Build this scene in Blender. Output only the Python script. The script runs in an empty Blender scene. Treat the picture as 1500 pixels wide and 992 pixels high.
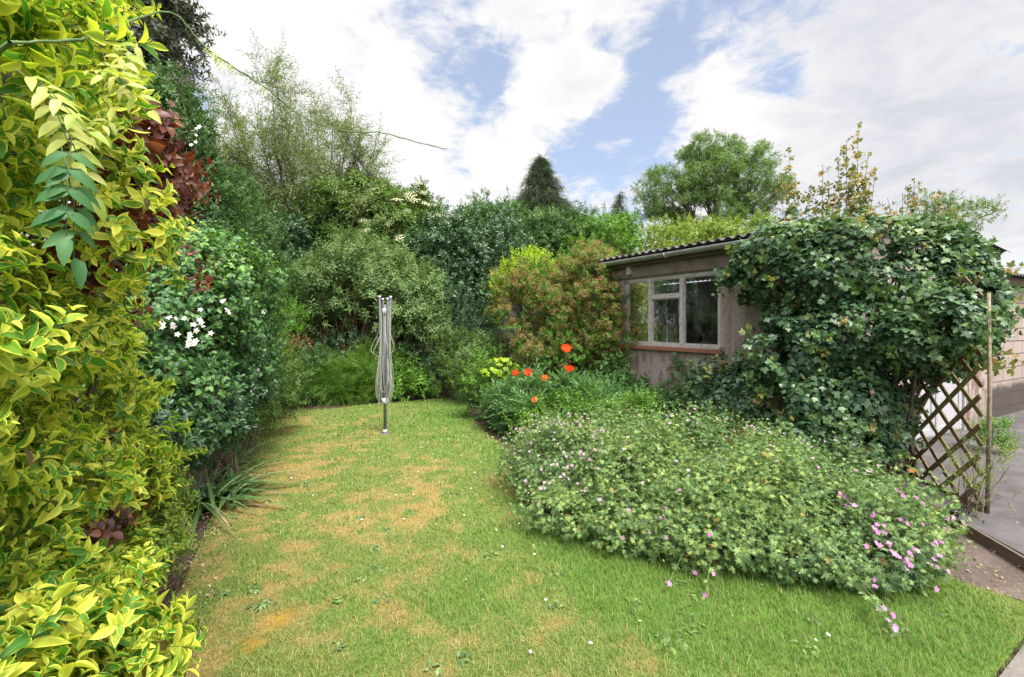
import bpy, math
import numpy as np
from mathutils import Matrix, Vector

SC = bpy.context.scene
COL = SC.collection
F = 708.0 / 1500.0          # focal length in image widths
EYE = 1.6
rng = np.random.default_rng(7)
R = math.radians


def pt(x, y, Y):
    """world point seen at photo pixel x, y when it stands Y metres ahead"""
    return np.array([(x - 750) / 708 * Y, Y, EYE + (473 - y) / 708 * Y])


def gp(x, y, z=0.0):
    """ground point at pixel x, y"""
    Y = (EYE - z) * 708 / (y - 473)
    return np.array([(x - 750) / 708 * Y, Y, z])


# ---------------------------------------------------------------- noise
def _h(i, j, k, s):
    n = (i * 374761393 + j * 668265263 + k * 2147483647 + s * 974634777).astype(np.int64)
    n = (n ^ (n >> 13)) * 1274126177
    n = n & 0x7FFFFFFF
    n = (n ^ (n >> 16)) * 668265263
    return (n & 0xFFFFF) / float(0xFFFFF)


def vnoise(p, f, s=0):
    q = np.asarray(p, dtype=np.float64) * f
    if q.shape[1] == 2:
        q = np.c_[q, np.zeros(len(q))]
    i = np.floor(q).astype(np.int64)
    t = q - i
    t = t * t * (3 - 2 * t)
    r = 0
    for a in (0, 1):
        for b in (0, 1):
            for c in (0, 1):
                w = (t[:, 0] if a else 1 - t[:, 0]) * (t[:, 1] if b else 1 - t[:, 1]) * (t[:, 2] if c else 1 - t[:, 2])
                r = r + w * _h(i[:, 0] + a, i[:, 1] + b, i[:, 2] + c, s)
    return r


def fbm(p, f, s=0, o=3):
    r, w, a = 0, 0, 1.0
    for k in range(o):
        r = r + a * vnoise(p, f * 2 ** k, s + k)
        w += a
        a *= .55
    return r / w


def unit(v):
    return v / np.maximum(np.linalg.norm(v, axis=-1, keepdims=True), 1e-9)


# ---------------------------------------------------------------- mesh builder
class MB:
    def __init__(self):
        self.v, self.q, self.t, self.a, self.ti, self.mq, self.mt = [], [], [], [], [], [], []
        self.n = 0

    def add(self, V, Q=None, T=None, A=None, tint=None, mat=0):
        V = np.asarray(V, dtype=np.float32).reshape(-1, 3)
        n = len(V)
        self.v.append(V)
        if Q is not None and len(Q):
            Q = np.asarray(Q, dtype=np.int64).reshape(-1, 4) + self.n
            self.q.append(Q)
            self.mq.append(np.full(len(Q), mat, dtype=np.int32))
        if T is not None and len(T):
            T = np.asarray(T, dtype=np.int64).reshape(-1, 3) + self.n
            self.t.append(T)
            self.mt.append(np.full(len(T), mat, dtype=np.int32))
        self.a.append(np.zeros((n, 3), np.float32) if A is None else np.asarray(A, np.float32))
        self.ti.append(np.full(n, .5, np.float32) if tint is None else np.asarray(tint, np.float32))
        self.n += n

    def box(self, x0, x1, y0, y1, z0, z1, mat=0):
        V = [(x, y, z) for z in (z0, z1) for y in (y0, y1) for x in (x0, x1)]
        self.add(V, Q=[(0, 2, 3, 1), (4, 5, 7, 6), (0, 1, 5, 4), (2, 6, 7, 3), (0, 4, 6, 2), (1, 3, 7, 5)], mat=mat)

    def bar(self, p, q, w, h, up=(0, 0, 1), mat=0):
        p, q = np.array(p, float), np.array(q, float)
        d = unit(q - p)
        s = np.cross(d, np.array(up, float))
        s = unit(s) if np.linalg.norm(s) > 1e-6 else np.array([1., 0, 0])
        u = np.cross(s, d)
        V = []
        for c in (p, q):
            for a, b in ((-1, -1), (1, -1), (1, 1), (-1, 1)):
                V.append(c + s * w / 2 * a + u * h / 2 * b)
        self.add(V, Q=[(0, 3, 2, 1), (4, 5, 6, 7), (0, 1, 5, 4), (1, 2, 6, 5), (2, 3, 7, 6), (3, 0, 4, 7)], mat=mat)

    def tubes(self, P, rad, sides=5, mat=0, cap=False, tint=None):
        """P (N,k,3), rad (N,k)"""
        P = np.asarray(P, float)
        if P.ndim == 2:
            P = P[None]
        rad = np.asarray(rad, float)
        rad = np.broadcast_to(rad if rad.ndim == 2 else rad.reshape(1, -1), P.shape[:2])
        N, k = P.shape[:2]
        tan = unit(np.gradient(P, axis=1))
        ref = np.where(np.abs(tan[:, :, 2:3]) > .9, np.array([1., 0, 0]), np.array([0, 0, 1.]))
        ax = np.broadcast_to(ref[:, :1], tan.shape)
        s = unit(np.cross(tan, ax) + 1e-6)
        u = np.cross(s, tan)
        an = np.arange(sides) * 2 * math.pi / sides
        V = P[:, :, None] + rad[:, :, None, None] * (np.cos(an)[None, None, :, None] * s[:, :, None] + np.sin(an)[None, None, :, None] * u[:, :, None])
        i = np.arange(k - 1)[:, None] * sides + np.arange(sides)[None]
        j = np.arange(k - 1)[:, None] * sides + (np.arange(sides)[None] + 1) % sides
        q = np.stack([i, j, j + sides, i + sides], -1).reshape(-1, 4)
        Q = (q[None] + (np.arange(N) * k * sides)[:, None, None]).reshape(-1, 4)
        T = None
        if cap:
            t = np.array([(0, m + 1, m) for m in range(1, sides - 1)] + [((k - 1) * sides, (k - 1) * sides + m, (k - 1) * sides + m + 1) for m in range(1, sides - 1)])
            T = (t[None] + (np.arange(N) * k * sides)[:, None, None]).reshape(-1, 3)
        A = np.zeros((N * k * sides, 3), np.float32)
        A[:, 1] = -1
        A[:, 2] = np.repeat(rng.random(N), k * sides)
        self.add(V, Q=Q, T=T, A=A, mat=mat)

    def scatter(self, tm, P, X, Y, Z, S, tint=None, mat=0):
        P = np.asarray(P, float)
        if not len(P):
            return
        if isinstance(tm, list):
            w = rng.integers(0, len(tm), len(P))
            for i, t in enumerate(tm):
                m = w == i
                self.scatter(t, P[m], X[m], Y[m], Z[m], np.broadcast_to(S, len(P))[m], None if tint is None else tint[m], mat)
            return
        N, V = len(P), tm['V']
        n = len(V)
        S = np.broadcast_to(np.asarray(S, float), N)
        W = P[:, None] + S[:, None, None] * (V[None, :, 0:1] * X[:, None] + V[None, :, 1:2] * Y[:, None] + V[None, :, 2:3] * Z[:, None])
        off = (np.arange(N) * n)[:, None, None]
        rr = rng.random((N, tm['lid'].max() + 1))
        A = np.empty((N, n, 3), np.float32)
        A[:, :, :2] = tm['A'][None]
        A[:, :, 2] = rr[:, tm['lid']]
        self.add(W, Q=(tm['Q'][None] + off) if len(tm['Q']) else None, T=(tm['T'][None] + off) if len(tm['T']) else None,
                 A=A.reshape(-1, 3), tint=None if tint is None else np.repeat(tint, n), mat=mat)

    def build(self, name, mats, parent=None, off=(0, 0, 0), extra=None, flat=False):
        me = bpy.data.meshes.new(name)
        V = np.concatenate(self.v) - np.asarray(off, np.float32)[None]
        Q = np.concatenate(self.q) if self.q else np.zeros((0, 4), np.int64)
        T = np.concatenate(self.t) if self.t else np.zeros((0, 3), np.int64)
        me.vertices.add(len(V))
        me.vertices.foreach_set('co', V.astype(np.float32).ravel())
        nl = Q.size + T.size
        me.loops.add(nl)
        me.loops.foreach_set('vertex_index', np.concatenate([Q.ravel(), T.ravel()]).astype(np.int32))
        me.polygons.add(len(Q) + len(T))
        st = np.concatenate([np.arange(len(Q)) * 4, Q.size + np.arange(len(T)) * 3]).astype(np.int32)
        me.polygons.foreach_set('loop_start', st)
        mi = np.concatenate(self.mq + self.mt) if (self.mq or self.mt) else np.zeros(0, np.int32)
        mats = mats if isinstance(mats, (list, tuple)) else [mats]
        for m in mats:
            me.materials.append(m)
        me.polygons.foreach_set('material_index', mi)
        me.update(calc_edges=True)
        a = me.attributes.new('leaf', 'FLOAT_VECTOR', 'POINT')
        a.data.foreach_set('vector', np.concatenate(self.a).astype(np.float32).ravel())
        a = me.attributes.new('tint', 'FLOAT', 'POINT')
        a.data.foreach_set('value', np.concatenate(self.ti).astype(np.float32))
        for k, val in (extra or {}).items():
            a = me.attributes.new(k, 'FLOAT', 'POINT')
            a.data.foreach_set('value', np.asarray(val, np.float32))
        if flat:
            me.polygons.foreach_set('use_smooth', np.zeros(len(me.polygons), bool))
        o = bpy.data.objects.new(name, me)
        COL.objects.link(o)
        o.parent = parent
        return o


def empty(name, label, cat, loc=(0, 0, 0), rz=0, group=None):
    o = bpy.data.objects.new(name, None)
    COL.objects.link(o)
    o.location = tuple(float(c) for c in loc)
    o.rotation_euler = (0, 0, rz)
    o.empty_display_size = .1
    return tag(o, label, cat, group)


def tag(o, label, cat, group=None, kind=None):
    if label:
        o['label'] = label
    if cat:
        o['category'] = cat
    if group:
        o['group'] = group
    if kind:
        o['kind'] = kind
    return o


def put(proto_mesh, name, parent, P, dirs, S, off):
    """individual part objects that share one mesh"""
    for p, d, s in zip(P, dirs, np.broadcast_to(S, len(P))):
        o = bpy.data.objects.new(name, proto_mesh)
        COL.objects.link(o)
        o.parent = parent
        q = Vector(d).to_track_quat('Z', 'Y') @ Vector((0, 0, 1)).rotation_difference(Vector((0, 0, 1)))
        o.rotation_mode = 'QUATERNION'
        o.rotation_quaternion = q
        o.location = Vector([float(c) for c in (np.asarray(p) - np.asarray(off))])
        o.scale = (float(s),) * 3


# ---------------------------------------------------------------- leaf templates
def tmpl(V, Q, T, A, lid=None):
    V = np.asarray(V, float)
    return dict(V=V, Q=np.asarray(Q, np.int64).reshape(-1, 4), T=np.asarray(T, np.int64).reshape(-1, 3), A=np.asarray(A, float),
                lid=np.zeros(len(V), int) if lid is None else np.asarray(lid, int))


def leaf(L, W, n=4, fold=.25, droop=.25, wide=.45, tip=1.0, twist=0.0, wave=0.0):
    """blade along +Y, face +Z; folded along the midrib, tip bent down"""
    V, A = [], []
    for i in range(n + 1):
        a = i / n
        w = (math.sin(math.pi * min(1, a ** (math.log(.5) / math.log(wide)))) ** .8 if 0 < a < 1 else 0) * W / 2 * tip
        z = -droop * L * a * a
        y = L * (a - .15 * droop * a * a)
        for c in (-1, 0, 1):
            V.append((c * w + twist * L * a * a, y, z + abs(c) * w * fold * 2 + (wave * W * math.sin(a * 9 + c) if c else 0)))
            A.append((c, a))
    Q = []
    for i in range(n):
        for c in (0, 1):
            Q.append((i * 3 + c, i * 3 + c + 1, i * 3 + c + 4, i * 3 + c + 3))
    return tmpl(V, Q, [], A)


def mini(L, W, fold=.2, droop=.2):
    """cheap four-vertex folded leaf"""
    V = [(0, 0, 0), (W / 2, L * .5, fold * W - droop * L * .2), (0, L, -droop * L), (-W / 2, L * .5, fold * W - droop * L * .2)]
    return tmpl(V, [], [(0, 1, 2), (0, 2, 3)], [(0, 0), (1, .5), (0, 1), (-1, .5)])


def palm(half, S, cen=.35, cup=.12, jit=.04, seed=0):
    """lobed leaf: outline of the right half from base to tip, mirrored"""
    r = np.random.default_rng(seed)
    pts = [(0, .0)] + list(half)
    pts = pts + [(-x, y) for x, y in half[-2::-1]]
    V, A = [(0, cen * S, 0)], [(0, .3)]
    for x, y in pts:
        rr = math.hypot(x, y - cen)
        V.append((x * S, y * S, S * (-cup * rr * rr * 2 + r.uniform(-jit, jit))))
        A.append((min(1, rr * 1.5), min(1, .3 + rr)))
    n = len(pts)
    T = [(0, 1 + i, 1 + (i + 1) % n) for i in range(n)]
    return tmpl(V, [], T, A)


MAPLE = [(.10, .05), (.40, .0), (.34, .2), (.62, .42), (.52, .52), (.30, .52), (.24, .62), (.20, .82), (0, 1.0)]
CRANE = [(.06, .12), (.38, -.12), (.28, .16), (.16, .27), (.52, .30), (.50, .48), (.17, .46), (.30, .78), (.22, .88), (.08, .62), (0, 1.0)]


def compose(parts):
    V, Q, T, A, lid = [], [], [], [], []
    n = l = 0
    for t, M, p, s in parts:
        V.append(np.asarray(p) + s * t['V'] @ np.asarray(M).T)
        Q.append(t['Q'] + n)
        T.append(t['T'] + n)
        A.append(t['A'])
        lid.append(t['lid'] + l)
        n += len(t['V'])
        l = lid[-1].max() + 1
    return tmpl(np.concatenate(V), np.concatenate(Q), np.concatenate(T), np.concatenate(A), np.concatenate(lid))


def stick(p, q, r0, r1):
    p, q = np.array(p, float), np.array(q, float)
    d = unit(q - p)
    s = unit(np.cross(d, (.3, .9, .31)))
    u = np.cross(d, s)
    V = []
    for c, r in ((p, r0), (q, r1)):
        for k in range(3):
            V.append(c + r * (math.cos(k * 2.094) * s + math.sin(k * 2.094) * u))
    return tmpl(V, [(0, 1, 4, 3), (1, 2, 5, 4), (2, 0, 3, 5)], [], [(0, -1)] * 6)


I3 = np.eye(3)


def shoot(lf, n, L, ang=(60, 35), opp=False, lsc=(.75, 1.0, .6), sr=.0015, seed=0, spread=.15, start=.1, petiole=0.0):
    """growth axis +Z with n leaves"""
    r = np.random.default_rng(seed)
    P = [(stick((0, 0, 0), (0, 0, L), sr, sr * .4), I3, (0, 0, 0), 1)]
    for i in range(n):
        k = i // 2 if opp else i
        u = start + (1 - start) * ((k + .5) / (n / 2 if opp else n))
        az = (k * math.pi / 2 + (i % 2) * math.pi) if opp else i * 2.4
        az += r.normal(0, spread)
        an = R(ang[0] + (ang[1] - ang[0]) * u) + r.normal(0, spread)
        rad = np.array([math.cos(az), math.sin(az), 0])
        y = math.cos(an) * np.array([0, 0, 1.]) + math.sin(an) * rad
        z = math.sin(an) * np.array([0, 0, 1.]) - math.cos(an) * rad
        x = np.cross(y, z)
        s = (lsc[0] * (1 - 2 * u) + lsc[1] * 2 * u) if u < .5 else (lsc[1] * (2 - 2 * u) + lsc[2] * (2 * u - 1))
        s *= r.uniform(.85, 1.15)
        l = lf[r.integers(len(lf))] if isinstance(lf, list) else lf
        b = np.array([0, 0, u * L]) + y * petiole * s
        P.append((l, np.stack([x, y, z], 1), b, s))
        if petiole:
            P.append((stick((0, 0, u * L), b, sr * .6, sr * .5), I3, (0, 0, 0), 1))
    return compose(P)


def pinnate(lf, pairs, L, ang=60, droop=.25, term=True, seed=0, lsc=1.0, start=.2, sr=.0015):
    """compound leaf along +Y, face +Z"""
    r = np.random.default_rng(seed)
    P = [(stick((0, 0, 0), (0, L * .55, -droop * L * .3), sr, sr), I3, (0, 0, 0), 1), (stick((0, L * .55, -droop * L * .3), (0, L, -droop * L), sr, sr * .5), I3, (0, 0, 0), 1)]
    for i in range(pairs):
        u = start + (1 - start) * i / max(1, pairs - (0 if term else 1))
        for sd in (-1, 1):
            an = R(ang + r.normal(0, 7))
            y = np.array([sd * math.sin(an), math.cos(an), -.15 + r.normal(0, .1)])
            y = unit(y)
            z = unit(np.array([0, 0, 1.]) - y * y[2])
            x = np.cross(y, z)
            P.append((lf, np.stack([x, y, z], 1), (0, L * u, -droop * L * u * u), lsc * r.uniform(.85, 1.1) * (1 - .35 * abs(u - .5))))
    if term:
        P.append((lf, I3, (0, L, -droop * L), lsc))
    return compose(P)


def umbel(n, rad, fl, dome=.25, seed=0, stalk=None):
    """flat head of n small flowers facing +Z"""
    r = np.random.default_rng(seed)
    P = []
    for i in range(n):
        a = i * 2.4
        q = rad * math.sqrt((i + .5) / n) * r.uniform(.85, 1.1)
        p = (q * math.cos(a), q * math.sin(a), dome * (rad - q * q / rad))
        t = r.normal(0, .25, 2)
        z = unit(np.array([p[0] / rad * .5 + t[0], p[1] / rad * .5 + t[1], 1]))
        x = unit(np.cross((0, 1, .1), z))
        P.append((fl, np.stack([x, np.cross(z, x), z], 1), p, 1))
        if stalk:
            P.append((stick((0, 0, -stalk), p, .001, .0008), I3, (0, 0, 0), 1))
    return compose(P)


def flower(n, L, W, up=.2, wide=.65, seg=2, cen=None):
    """n petals round +Z"""
    pe = leaf(L, W, seg, .1, .15, wide) if seg > 1 else mini(L, W)
    P = []
    for i in range(n):
        a = i * 2 * math.pi / n
        y = unit(np.array([math.cos(a), math.sin(a), up]))
        z = unit(np.array([0, 0, 1.]) - y * y[2])
        P.append((pe, np.stack([np.cross(y, z), y, z], 1), (0, 0, 0), 1))
    c = compose(P)
    c['lid'][:] = 0
    return c


# ---------------------------------------------------------------- frames
def frame_axis(Zd, roll=None):
    """Z along growth direction, random roll"""
    Zd = unit(np.asarray(Zd, float))
    N = len(Zd)
    h = rng.normal(size=(N, 3))
    X = unit(h - Zd * (h * Zd).sum(1, keepdims=True))
    return X, np.cross(Zd, X), Zd


def frame_leaf(Nrm, Tip):
    """face normal Nrm, tip towards Tip"""
    Z = unit(np.asarray(Nrm, float))
    Y = unit(Tip - Z * (Tip * Z).sum(1, keepdims=True))
    return np.cross(Y, Z), Y, Z


# ---------------------------------------------------------------- crowns
def E(x, y, Y, rx, ry, rd):
    c = pt(x, y, Y)
    k = Y / 708
    return (*c, rx * k, rd, ry * k)


def in_ells(P, ells, k):
    m = np.zeros(len(P), bool)
    for e in ells:
        m |= (((P - np.array(e[:3])) / (np.array(e[3:]) * k)) ** 2).sum(1) < 1
    return m


def shell_pts(ells, n, lo=.7, hi=1.0, bump=.18, bf=2.0, zmin=.03, back=.35, inner=.62, seed=0):
    """points near the outside of a union of ellipsoids: (points, outward normals)"""
    ells = [np.array(e, float) for e in ells]
    w = np.array([(e[3] * e[4] * e[5]) ** (2 / 3) for e in ells])
    k = rng.choice(len(ells), int(n * 3), p=w / w.sum())
    C, S = np.array([e[:3] for e in ells])[k], np.array([e[3:] for e in ells])[k]
    d = unit(rng.normal(size=(len(k), 3)))
    fr = lo + (hi - lo) * rng.random(len(k)) ** .7
    P = C + d * S * fr[:, None]
    nz = vnoise(P, bf, seed + 3) - .5
    P = C + d * S * (fr * (1 + bump * 2 * nz))[:, None]
    nr = unit(d / S)
    ok = (P[:, 2] > zmin) & ~in_ells(P, ells, inner)
    face = (nr * unit(np.array([0, 0, EYE]) - P)).sum(1)
    ok &= (face > -.25) | (rng.random(len(P)) < back)
    P, nr = P[ok][:n], nr[ok][:n]
    return P, nr


def clump_pts(ells, nc, r, per, lo=.55, hi=1.0, zmin=.05, flat=.8, sep=.7, back=.5, seed=0):
    """leaf clumps: (points, outward normals, clump value, clump centres)"""
    C, nr = shell_pts(ells, nc * 4, lo, hi, .12, 1.2, zmin, back, .35, seed)
    keep = []
    for i in range(len(C)):
        if all(np.linalg.norm((C[i] - C[j])) > r * sep for j in keep):
            keep.append(i)
            if len(keep) >= nc:
                break
    C, nr = C[keep], nr[keep]
    n = len(C) * per
    k = np.repeat(np.arange(len(C)), per)
    d = unit(rng.normal(size=(n, 3)) + nr[k] * .7 + np.array([0, 0, .35]))
    rr = r * (.35 + .65 * rng.random(n) ** .6) * rng.uniform(.75, 1.25, len(C))[k]
    P = C[k] + d * rr[:, None] * np.array([1, 1, flat])
    ok = P[:, 2] > zmin
    return P[ok], d[ok], rng.random(len(C))[k][ok], C


def limbs(mb, base, targets, r0, r1, k=7, sag=.25, spread=.06, sides=5, fork=.0):
    targets = np.asarray(targets, float)
    N = len(targets)
    if not N:
        return
    t = np.linspace(0, 1, k)[None, :, None]
    b = np.asarray(base, float)[None] + np.c_[rng.normal(0, spread, (N, 2)), np.zeros(N)] if np.ndim(base) == 1 else np.asarray(base, float)
    d = targets - b
    up = np.linalg.norm(d, axis=1)[:, None, None] * np.array([0, 0, 1.]) * sag
    P = b[:, None] + d[:, None] * t + up * (t * (1 - t)) * 1.2
    L = np.linalg.norm(d, axis=1)[:, None, None]
    P += rng.normal(0, .025, (N, k, 3)) * L * np.sin(math.pi * t)
    mb.tubes(P, r0 + (r1 - r0) * np.linspace(0, 1, k) ** .7, sides)


# ---------------------------------------------------------------- materials
class NT:
    def __init__(self, name):
        self.m = bpy.data.materials.new(name)
        self.m.use_nodes = True
        self.t = self.m.node_tree
        self.t.nodes.clear()
        self.out = self.n('ShaderNodeOutputMaterial')

    def n(self, ty, **kw):
        o = self.t.nodes.new(ty)
        for k, v in kw.items():
            if hasattr(o, k):
                setattr(o, k, v)
        return o

    def l(self, a, b):
        self.t.links.new(a, b)

    def val(self, x, s):
        if hasattr(x, 'is_output'):
            self.l(x, s)
        else:
            s.default_value = x

    def math(self, op, a, b=0.0, c=None, clamp=False):
        o = self.n('ShaderNodeMath', operation=op, use_clamp=clamp)
        self.val(a, o.inputs[0])
        self.val(b, o.inputs[1])
        if c is not None:
            self.val(c, o.inputs[2])
        return o.outputs[0]

    def ss(self, x, a, b):
        o = self.n('ShaderNodeMapRange', interpolation_type='SMOOTHSTEP')
        self.val(x, o.inputs[0])
        o.inputs[1].default_value, o.inputs[2].default_value = a, b
        return o.outputs[0]

    def mix(self, f, a, b, bt='MIX'):
        o = self.n('ShaderNodeMix', data_type='RGBA', blend_type=bt)
        self.val(f, o.inputs[0])
        for x, s in ((a, o.inputs[6]), (b, o.inputs[7])):
            self.val(x if hasattr(x, 'is_output') else (*x, 1)[:4], s)
        return o.outputs[2]

    def ramp(self, f, stops):
        o = self.n('ShaderNodeValToRGB')
        cr = o.color_ramp
        while len(cr.elements) < len(stops):
            cr.elements.new(.5)
        for e, (p, c) in zip(cr.elements, stops):
            e.position = p
            e.color = (*c, 1)[:4]
        self.val(f, o.inputs[0])
        return o.outputs[0]

    def noise(self, sc, det=4, rough=.55, vec=None, dist=0, dim='3D'):
        o = self.n('ShaderNodeTexNoise', noise_dimensions=dim)
        o.inputs['Scale'].default_value = sc
        o.inputs['Detail'].default_value = det
        o.inputs['Roughness'].default_value = rough
        o.inputs['Distortion'].default_value = dist
        if vec is None:
            vec = self.obj()
        self.l(vec, o.inputs['Vector'])
        return o.outputs[0]

    def obj(self):
        if not hasattr(self, '_o'):
            self._o = self.n('ShaderNodeTexCoord').outputs['Object']
        return self._o

    def attr(self, name, out='Fac'):
        return self.n('ShaderNodeAttribute', attribute_name=name).outputs[out]

    def sep(self, v):
        o = self.n('ShaderNodeSeparateXYZ')
        self.l(v, o.inputs[0])
        return o.outputs

    def bsdf(self, col, rough=.6, spec=.3, metal=0, bump=None, bs=.3, bd=.01):
        b = self.n('ShaderNodeBsdfPrincipled')
        self.val(col if hasattr(col, 'is_output') else (*col, 1)[:4], b.inputs['Base Color'])
        self.val(rough, b.inputs['Roughness'])
        b.inputs['Specular IOR Level'].default_value = spec
        b.inputs['Metallic'].default_value = metal
        if bump is not None:
            bn = self.n('ShaderNodeBump')
            bn.inputs['Strength'].default_value = bs
            bn.inputs['Distance'].default_value = bd
            self.l(bump, bn.inputs['Height'])
            self.l(bn.outputs[0], b.inputs['Normal'])
        return b.outputs[0]

    def done(self, sh):
        self.l(sh, self.out.inputs['Surface'])
        return self.m


def leafmat(name, stops, edge=None, tint=(1, 1, 1), tint_amt=.5, rough=.5, spec=.3, trans=.35, stem=(.12, .09, .05), tgain=(1.25, 1.3, .6), rib=0.0, tip=None):
    """stops: colours over the per-leaf random value; edge: (colour, width, share) variegated margin; tint: multiplier in some clumps"""
    t = NT(name)
    x, y, z = t.sep(t.attr('leaf', 'Vector'))
    c = t.ramp(z, stops)
    if edge:
        ec, wd, sh = edge
        ax = t.math('ABSOLUTE', x)
        nz = t.noise(90, 2, .5)
        ax = t.math('ADD', ax, t.math('MULTIPLY', t.math('SUBTRACT', nz, .5), .5))
        ax = t.math('ADD', ax, t.math('MULTIPLY', t.math('SUBTRACT', z, .5), sh))
        c = t.mix(t.ss(ax, 1 - wd - .12, 1 - wd + .12), c, ec)
    if rib:
        c = t.mix(t.math('MULTIPLY', t.math('LESS_THAN', t.math('ABSOLUTE', x), .1), rib), c, (.35, .4, .15))
    if tip:
        c = t.mix(t.math('MULTIPLY', t.ss(y, .5, 1.0), tip[1]), c, tip[0])
    tf = t.math('MULTIPLY', t.attr('tint'), tint_amt)
    c = t.mix(tf, c, t.mix(1.0, c, tint, 'MULTIPLY'))
    c = t.mix(t.math('LESS_THAN', y, -.5), c, stem)
    b = t.bsdf(c, rough, spec)
    tr = t.n('ShaderNodeBsdfTranslucent')
    t.l(t.mix(1.0, c, tgain, 'MULTIPLY'), tr.inputs[0])
    m = t.n('ShaderNodeMixShader')
    m.inputs[0].default_value = trans
    t.l(b, m.inputs[1])
    t.l(tr.outputs[0], m.inputs[2])
    return t.done(m.outputs[0])


def barkmat(name, a, b, sc=20):
    t = NT(name)
    n = t.noise(sc, 5, .65)
    return t.done(t.bsdf(t.mix(t.ss(n, .3, .7), a, b), .85, .15, bump=n, bs=.5, bd=.004))


def plain(name, col, rough=.5, spec=.4, metal=0, var=.25, sc=12, dirt=None):
    t = NT(name)
    n = t.noise(sc, 5, .6)
    c = t.mix(t.math('MULTIPLY', t.ss(n, .35, .75), var), col, dirt or tuple(v * .5 for v in col))
    return t.done(t.bsdf(c, t.math('ADD', rough, t.math('MULTIPLY', t.math('SUBTRACT', n, .5), .3)), spec, metal, bump=n, bs=.1, bd=.002))

# ================================================================ render, camera, light
SC.render.engine = 'CYCLES'
SC.render.resolution_x, SC.render.resolution_y = 1024, 677
cy = SC.cycles
cy.use_denoising = True
cy.denoiser = 'OPENIMAGEDENOISE'
cy.max_bounces, cy.diffuse_bounces, cy.glossy_bounces, cy.transmission_bounces, cy.transparent_max_bounces = 6, 3, 2, 4, 8
cy.caustics_reflective = cy.caustics_refractive = False
cy.sample_clamp_indirect = 6
SC.view_settings.view_transform = 'Standard'
SC.view_settings.look = 'None'
SC.view_settings.gamma = 1
SC.view_settings.exposure = EXPOSURE = 1.6
cam = bpy.data.cameras.new('camera')
cam.sensor_width = 36
cam.lens = 36 * F
cam.shift_y = -23 / 1500
cam.clip_start, cam.clip_end = .05, 2000
co = bpy.data.objects.new('camera', cam)
COL.objects.link(co)
co.location = (0, 0, EYE)
co.rotation_euler = (math.pi / 2, 0, 0)
SC.camera = co

SUN_EL, SUN_AZ = R(60), R(152)       # azimuth from the viewing direction, positive to the right
sv = np.array([math.sin(SUN_AZ) * math.cos(SUN_EL), math.cos(SUN_AZ) * math.cos(SUN_EL), math.sin(SUN_EL)])
sl = bpy.data.lights.new('sun', 'SUN')
sl.energy = 2.7
sl.angle = R(24)
sl.color = (1, .96, .88)
so = bpy.data.objects.new('sun', sl)
COL.objects.link(so)
so.rotation_euler = Vector(sv).to_track_quat('Z', 'Y').to_euler()


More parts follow.
